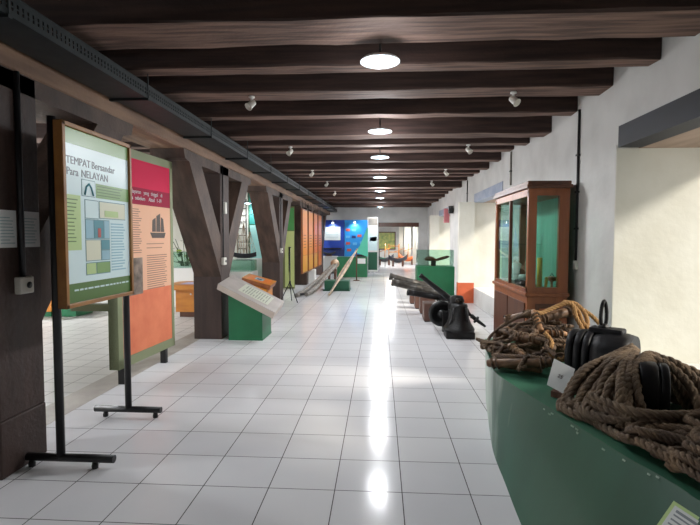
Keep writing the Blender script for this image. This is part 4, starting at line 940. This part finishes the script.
# loops over and around the narrow block
for k in range(4):
    o = .03*k; dx_ = -.07
    rope(rp, [V((1.22-.02*k, 2.42+.03*k, .585+.012*k)), V((1.27, 2.47+o*.4, .68+o*.4)), V((1.36, 2.55+o*.5, .80+o*.4)), V((1.44+o*.3, 2.64+o*.8, .84+o*.3)), V((1.54+o*.3, 2.66+o, .80+o*.3)), V((1.60+o*.2, 2.62+o, .70)), V((1.63, 2.56+o, .59+.01*k))], R)
rope(rp, [V((1.37, 2.62, .85)), V((1.30, 2.52, .80)), V((1.285, 2.43, .7)), V((1.31, 2.39, .6)), V((1.42, 2.36, .585)), V((1.54, 2.40, .585)), V((1.64, 2.5, .585)), V((1.72, 2.62, .6))], R)
rope(rp, [V((1.44, 2.72, .85)), V((1.52, 2.62, .84)), V((1.57, 2.52, .76)), V((1.58, 2.45, .66)), V((1.57, 2.42, .6)), V((1.64, 2.38, .585))], R)
rope(rp, [V((1.5, 2.78, .85)), V((1.6, 2.68, .83)), V((1.67, 2.58, .74)), V((1.7, 2.5, .64)), V((1.74, 2.44, .59))], R)
for k in range(4):
    z = .582+.034*k; q = .02*k
    rope(rp, [V((1.04+q, 2.55, z)), V((1.12+q, 2.42-.02*k, z)), V((1.26, 2.36-q, z)), V((1.42, 2.36-q, z)), V((1.58, 2.42-q, z)), V((1.70-q, 2.56, z)), V((1.74-q, 2.72, z)), V((1.68, 2.84, z)), V((1.56, 2.86, z+.03))], R)
rope(rp, [V((.99, 2.66, .583)), V((1.02, 2.56, .583)), V((1.09, 2.46, .583)), V((1.1, 2.36, .583)), V((1.13, 2.27, .583)), V((1.2, 2.25, .59)), V((1.25, 2.32, .6)), V((1.2, 2.42, .63)), V((1.1, 2.5, .62))], R)
rope(rp, [V((1.3, 2.4, .66)), V((1.2, 2.34, .64)), V((1.1, 2.4, .62)), V((1.05, 2.52, .61)), V((1.08, 2.62, .63)), V((1.18, 2.6, .68)), V((1.27, 2.52, .71))], R)
rope(rp, [V((1.45, 2.9, .83)), V((1.3, 2.8, .76)), V((1.14, 2.62, .68)), V((1.06, 2.5, .63)), V((1.1, 2.42, .62)), V((1.2, 2.5, .68)), V((1.3, 2.62, .76))], R)
for k in range(5):
    rope(rp, [V((1.50+.03*k, 2.86-.02*k, .81)), V((1.59+.03*k, 2.8-.03*k, .78)), V((1.67+.02*k, 2.74-.03*k, .70)), V((1.74+.015*k, 2.66-.03*k, .6))], R)
tag(rp.build('rope_coil', M['rope']), 'thick brown rope hank draped over the black pulley and narrow block', 'rope')
# loose heap nearest the viewpoint
rp = MB(); rnd = random.Random(31); r3 = .018
def loose(n, cx, cy, z0, z1, la, wa, seed):
    rr = random.Random(seed)
    for k in range(n):
        z = z0+(z1-z0)*k/n; th = math.radians(rr.uniform(-95, 10)); c = V((cx+rr.uniform(-.15, .15), cy+rr.uniform(-.2, .2), z))
        L = la*rr.uniform(.55, 1.1); w_ = wa*rr.uniform(.4, 1.5); u = V((math.cos(th), math.sin(th), 0)); v = V((-u.y, u.x, 0)); pts = []
        lo, hi = rr.uniform(0, 6), rr.uniform(4, 8.5); ph = rr.uniform(0, 6)
        for q in range(12):
            a = lo+hi*q/11; p_ = c+u*(L*math.cos(a))+v*(w_*math.sin(a)*(1+.5*math.cos(2*a+ph)))+V((rr.uniform(-.018, .018), rr.uniform(-.018, .018), 0))
            xm = 1.12+.27*(2.2-p_.y)*.9            # stays on the top board
            p_.x = min(max(p_.x, xm-.01), 2.1); p_.y = min(p_.y, 2.33); p_.z = z+rr.uniform(0, .045); pts.append(p_)
        rope(rp, pts, r3)
loose(10, 1.42, 2.0, .58, .6, .32, .11, 5); loose(9, 1.46, 2.0, .60, .63, .28, .1, 6); loose(9, 1.5, 2.0, .63, .67, .24, .09, 8)
rope(rp, [V((1.13, 2.23, .60)), V((1.2, 2.15, .6)), V((1.24, 2.03, .585)), V((1.27, 1.93, .58)), V((1.29, 1.83, .58)), V((1.34, 1.75, .58)), V((1.42, 1.68, .58)), V((1.55, 1.62, .58))], r3)
rope(rp, [V((1.12, 2.24, .59)), V((1.11, 2.2, .6)), V((1.17, 2.09, .62)), V((1.22, 1.95, .63)), V((1.3, 1.85, .64)), V((1.42, 1.8, .66))], r3)
rope(rp, [V((1.2, 2.3, .61)), V((1.3, 2.26, .64)), V((1.38, 2.18, .66)), V((1.46, 2.06, .68)), V((1.56, 1.98, .69)), V((1.66, 1.86, .69))], r3)
tag(rp.build('rope_heap', M['rope_d']), 'loose tangled dark rope heap at the front corner of the platform', 'rope')

# rope ladder pile at the bow
lp = thing('rope_ladder', 'pile of brown rope ladder with wooden rungs at the platform bow', 'rope ladder', (1.3, 3.85, ZT))
rungs = [((.77, 3.47, .61), (1.16, 3.29, .665), .031, 'rung'), ((.99, 4.2, .66), (1.20, 4.3, .735), .03, 'rung'), ((1.165, 3.72, .955), (1.175, 3.56, .83), .022, 'rung_l'), ((1.23, 3.84, .865), (1.56, 3.95, .93), .036, 'rung'),
         ((1.215, 3.6, .815), (1.37, 3.6, .803), .02, 'rung_l'), ((.985, 3.7, .69), (1.025, 3.48, .66), .024, 'rung'), ((1.04, 3.78, .745), (1.2, 3.62, .74), .036, 'rung'), ((1.0, 3.95, .74), (1.25, 3.85, .77), .028, 'rung'),
         ((1.05, 4.1, .82), (1.19, 3.8, .93), .024, 'rung'), ((.86, 3.5, .6), (1.12, 3.36, .6), .028, 'rung'), ((1.1, 3.9, .66), (1.4, 3.7, .66), .03, 'rung'), ((1.3, 4.1, .7), (1.6, 3.75, .7), .03, 'rung'), ((1.0, 3.75, .6), (1.3, 3.9, .6), .03, 'rung'), ((.93, 3.9, .6), (1.05, 3.6, .6), .028, 'rung')]
for a, b, r, m_ in rungs:
    a, b = V(a), V(b); L = (b-a).length
    MB().lathe([(r*.7, 0), (r*.95, .012), (r, L*.5), (r*.95, L-.012), (r*.7, L)], a, b-a, 12).build('rung', M[m_], lp)
rt = MB(); rnd = random.Random(77); rr_ = .0145
def moundz(x, y): return ZT+.02+.34*max(0, 1-((x-1.33)/.55)**2)*max(0, 1-((y-3.85)/.75)**2)
for k in range(64):
    a = rnd.uniform(0, 6.28); c = V((1.26+rnd.uniform(-.34, .36), 3.82+rnd.uniform(-.42, .42), 0)); lvl = rnd.uniform(.2, .8); pts = []
    for q in range(6):
        x = c.x+math.cos(a)*.09*(q-2.5)+rnd.uniform(-.045, .045); y = c.y+math.sin(a)*.1*(q-2.5)+rnd.uniform(-.05, .05)
        x = max(x, .86 if y > 3.4 else .95); y = min(max(y, 3.3 if x < 1.2 else 3.42), 4.45); x = min(x, 1.72)
        pts.append(V((x, y, max(ZT+.017, ZT+.017+(moundz(x, y)-ZT-.02)*lvl+rnd.uniform(-.02, .02)))))
    rope(rt, pts, rr_)
# knots bound round the rung ends
for a, b, r, m_ in rungs[:9]:
    for e, d in ((V(a), V(b)), (V(b), V(a))):
        dr_ = (d-e).normalized(); o1 = dr_.orthogonal().normalized(); o2 = dr_.cross(o1); c = e+dr_*.03
        rope(rt, [c+dr_*(.006*q)+(o1*math.cos(q*1.2)+o2*math.sin(q*1.2))*(r+.006) for q in range(11)], .007)
rt.build('side_rope', M['rope_d'], lp)
rt = MB()
rope(rt, [V((1.18, 3.7, .945)), V((1.24, 3.76, .93)), V((1.33, 3.8, .96)), V((1.44, 3.82, 1.0)), V((1.49, 3.8, .98)), V((1.5, 3.76, .9)), V((1.53, 3.72, .82)), V((1.5, 3.66, .77)), V((1.44, 3.62, .74))], .017)
rope(rt, [V((1.5, 3.86, .99)), V((1.53, 3.8, .94)), V((1.55, 3.76, .86)), V((1.6, 3.74, .8)), V((1.64, 3.72, .72))], .017)
rope(rt, [V((1.45, 3.9, 1.0)), V((1.55, 3.92, .985)), V((1.59, 3.86, .94)), V((1.60, 3.8, .87)), V((1.57, 3.74, .8))], .017)
rope(rt, [V((1.55, 3.95, .97)), V((1.62, 3.98, .94)), V((1.7, 3.95, .88)), V((1.76, 3.9, .8)), V((1.8, 3.86, .74))], .017)
rope(rt, [V((1.38, 3.58, .74)), V((1.33, 3.5, .72)), V((1.38, 3.42, .69)), V((1.45, 3.46, .7)), V((1.42, 3.54, .73))], .017)
rope(rt, [V((1.2, 3.56, .82)), V((1.23, 3.5, .76)), V((1.2, 3.44, .70)), V((1.26, 3.4, .66)), V((1.32, 3.44, .69))], .016)
rt.build('lashing', M['rope_l'], lp)['label'] = 'lighter tan rope lashings'
rt = MB()
rope(rt, [V((.86, 4.2, .62)), V((.9, 3.95, .66)), V((.95, 3.75, .68)), V((.86, 3.6, .62)), V((.82, 3.47, .62))], rr_)
rope(rt, [V((1.0, 4.22, .68)), V((.93, 3.95, .64)), V((.88, 3.75, .6)), V((.95, 3.55, .62)), V((1.1, 3.55, .66))], rr_)
rope(rt, [V((1.17, 3.75, .95)), V((1.1, 3.95, .86)), V((1.05, 4.1, .78)), V((1.0, 4.2, .7)), V((.92, 4.1, .64)), V((.95, 3.9, .62))], rr_)
rt.build('side_rope', M['rope_d'], lp)

# ------------------------------------------------------------------ light
wd = bpy.data.worlds.new('sky'); SC.world = wd; wd.use_nodes = True
bg = wd.node_tree.nodes['Background']; bg.inputs['Color'].default_value = (1.0, .985, .95, 1); bg.inputs['Strength'].default_value = 1.15
for a, b, z0, z1 in wins:
    l = bpy.data.lights.new('window_portal', 'AREA'); l.shape = 'RECTANGLE'; l.size = z1-z0; l.size_y = b-a; l.cycles.is_portal = True
    o = bpy.data.objects.new('window_portal', l); COL.objects.link(o); o.location = (XO+.02, (a+b)/2, (z0+z1)/2); o.rotation_euler = (0, math.radians(90), 0)
for a, b, z0, z1 in lwins:  # sky portals for the added side aisle windows
    l = bpy.data.lights.new('window_portal', 'AREA'); l.shape = 'RECTANGLE'; l.size = z1-z0; l.size_y = b-a; l.cycles.is_portal = True
    o = bpy.data.objects.new('window_portal', l); COL.objects.link(o); o.location = (XL-.32, (a+b)/2, (z0+z1)/2); o.rotation_euler = (0, math.radians(-90), 0)
su = bpy.data.lights.new('sun', 'SUN'); su.energy = 5; su.angle = .2; su.color = (1, .93, .82)
so = bpy.data.objects.new('sun', su); COL.objects.link(so); so.rotation_euler = V((.8, -.3, .5)).to_track_quat('Z', 'Y').to_euler()

SC.view_settings.view_transform = 'Standard'; SC.view_settings.look = 'None'; SC.view_settings.gamma = 1; SC.view_settings.use_curve_mapping = False
SC.view_settings.exposure = .22
SC.cycles.max_bounces = 10; SC.cycles.diffuse_bounces = 6; SC.cycles.transparent_max_bounces = 16; SC.cycles.sample_clamp_indirect = 6
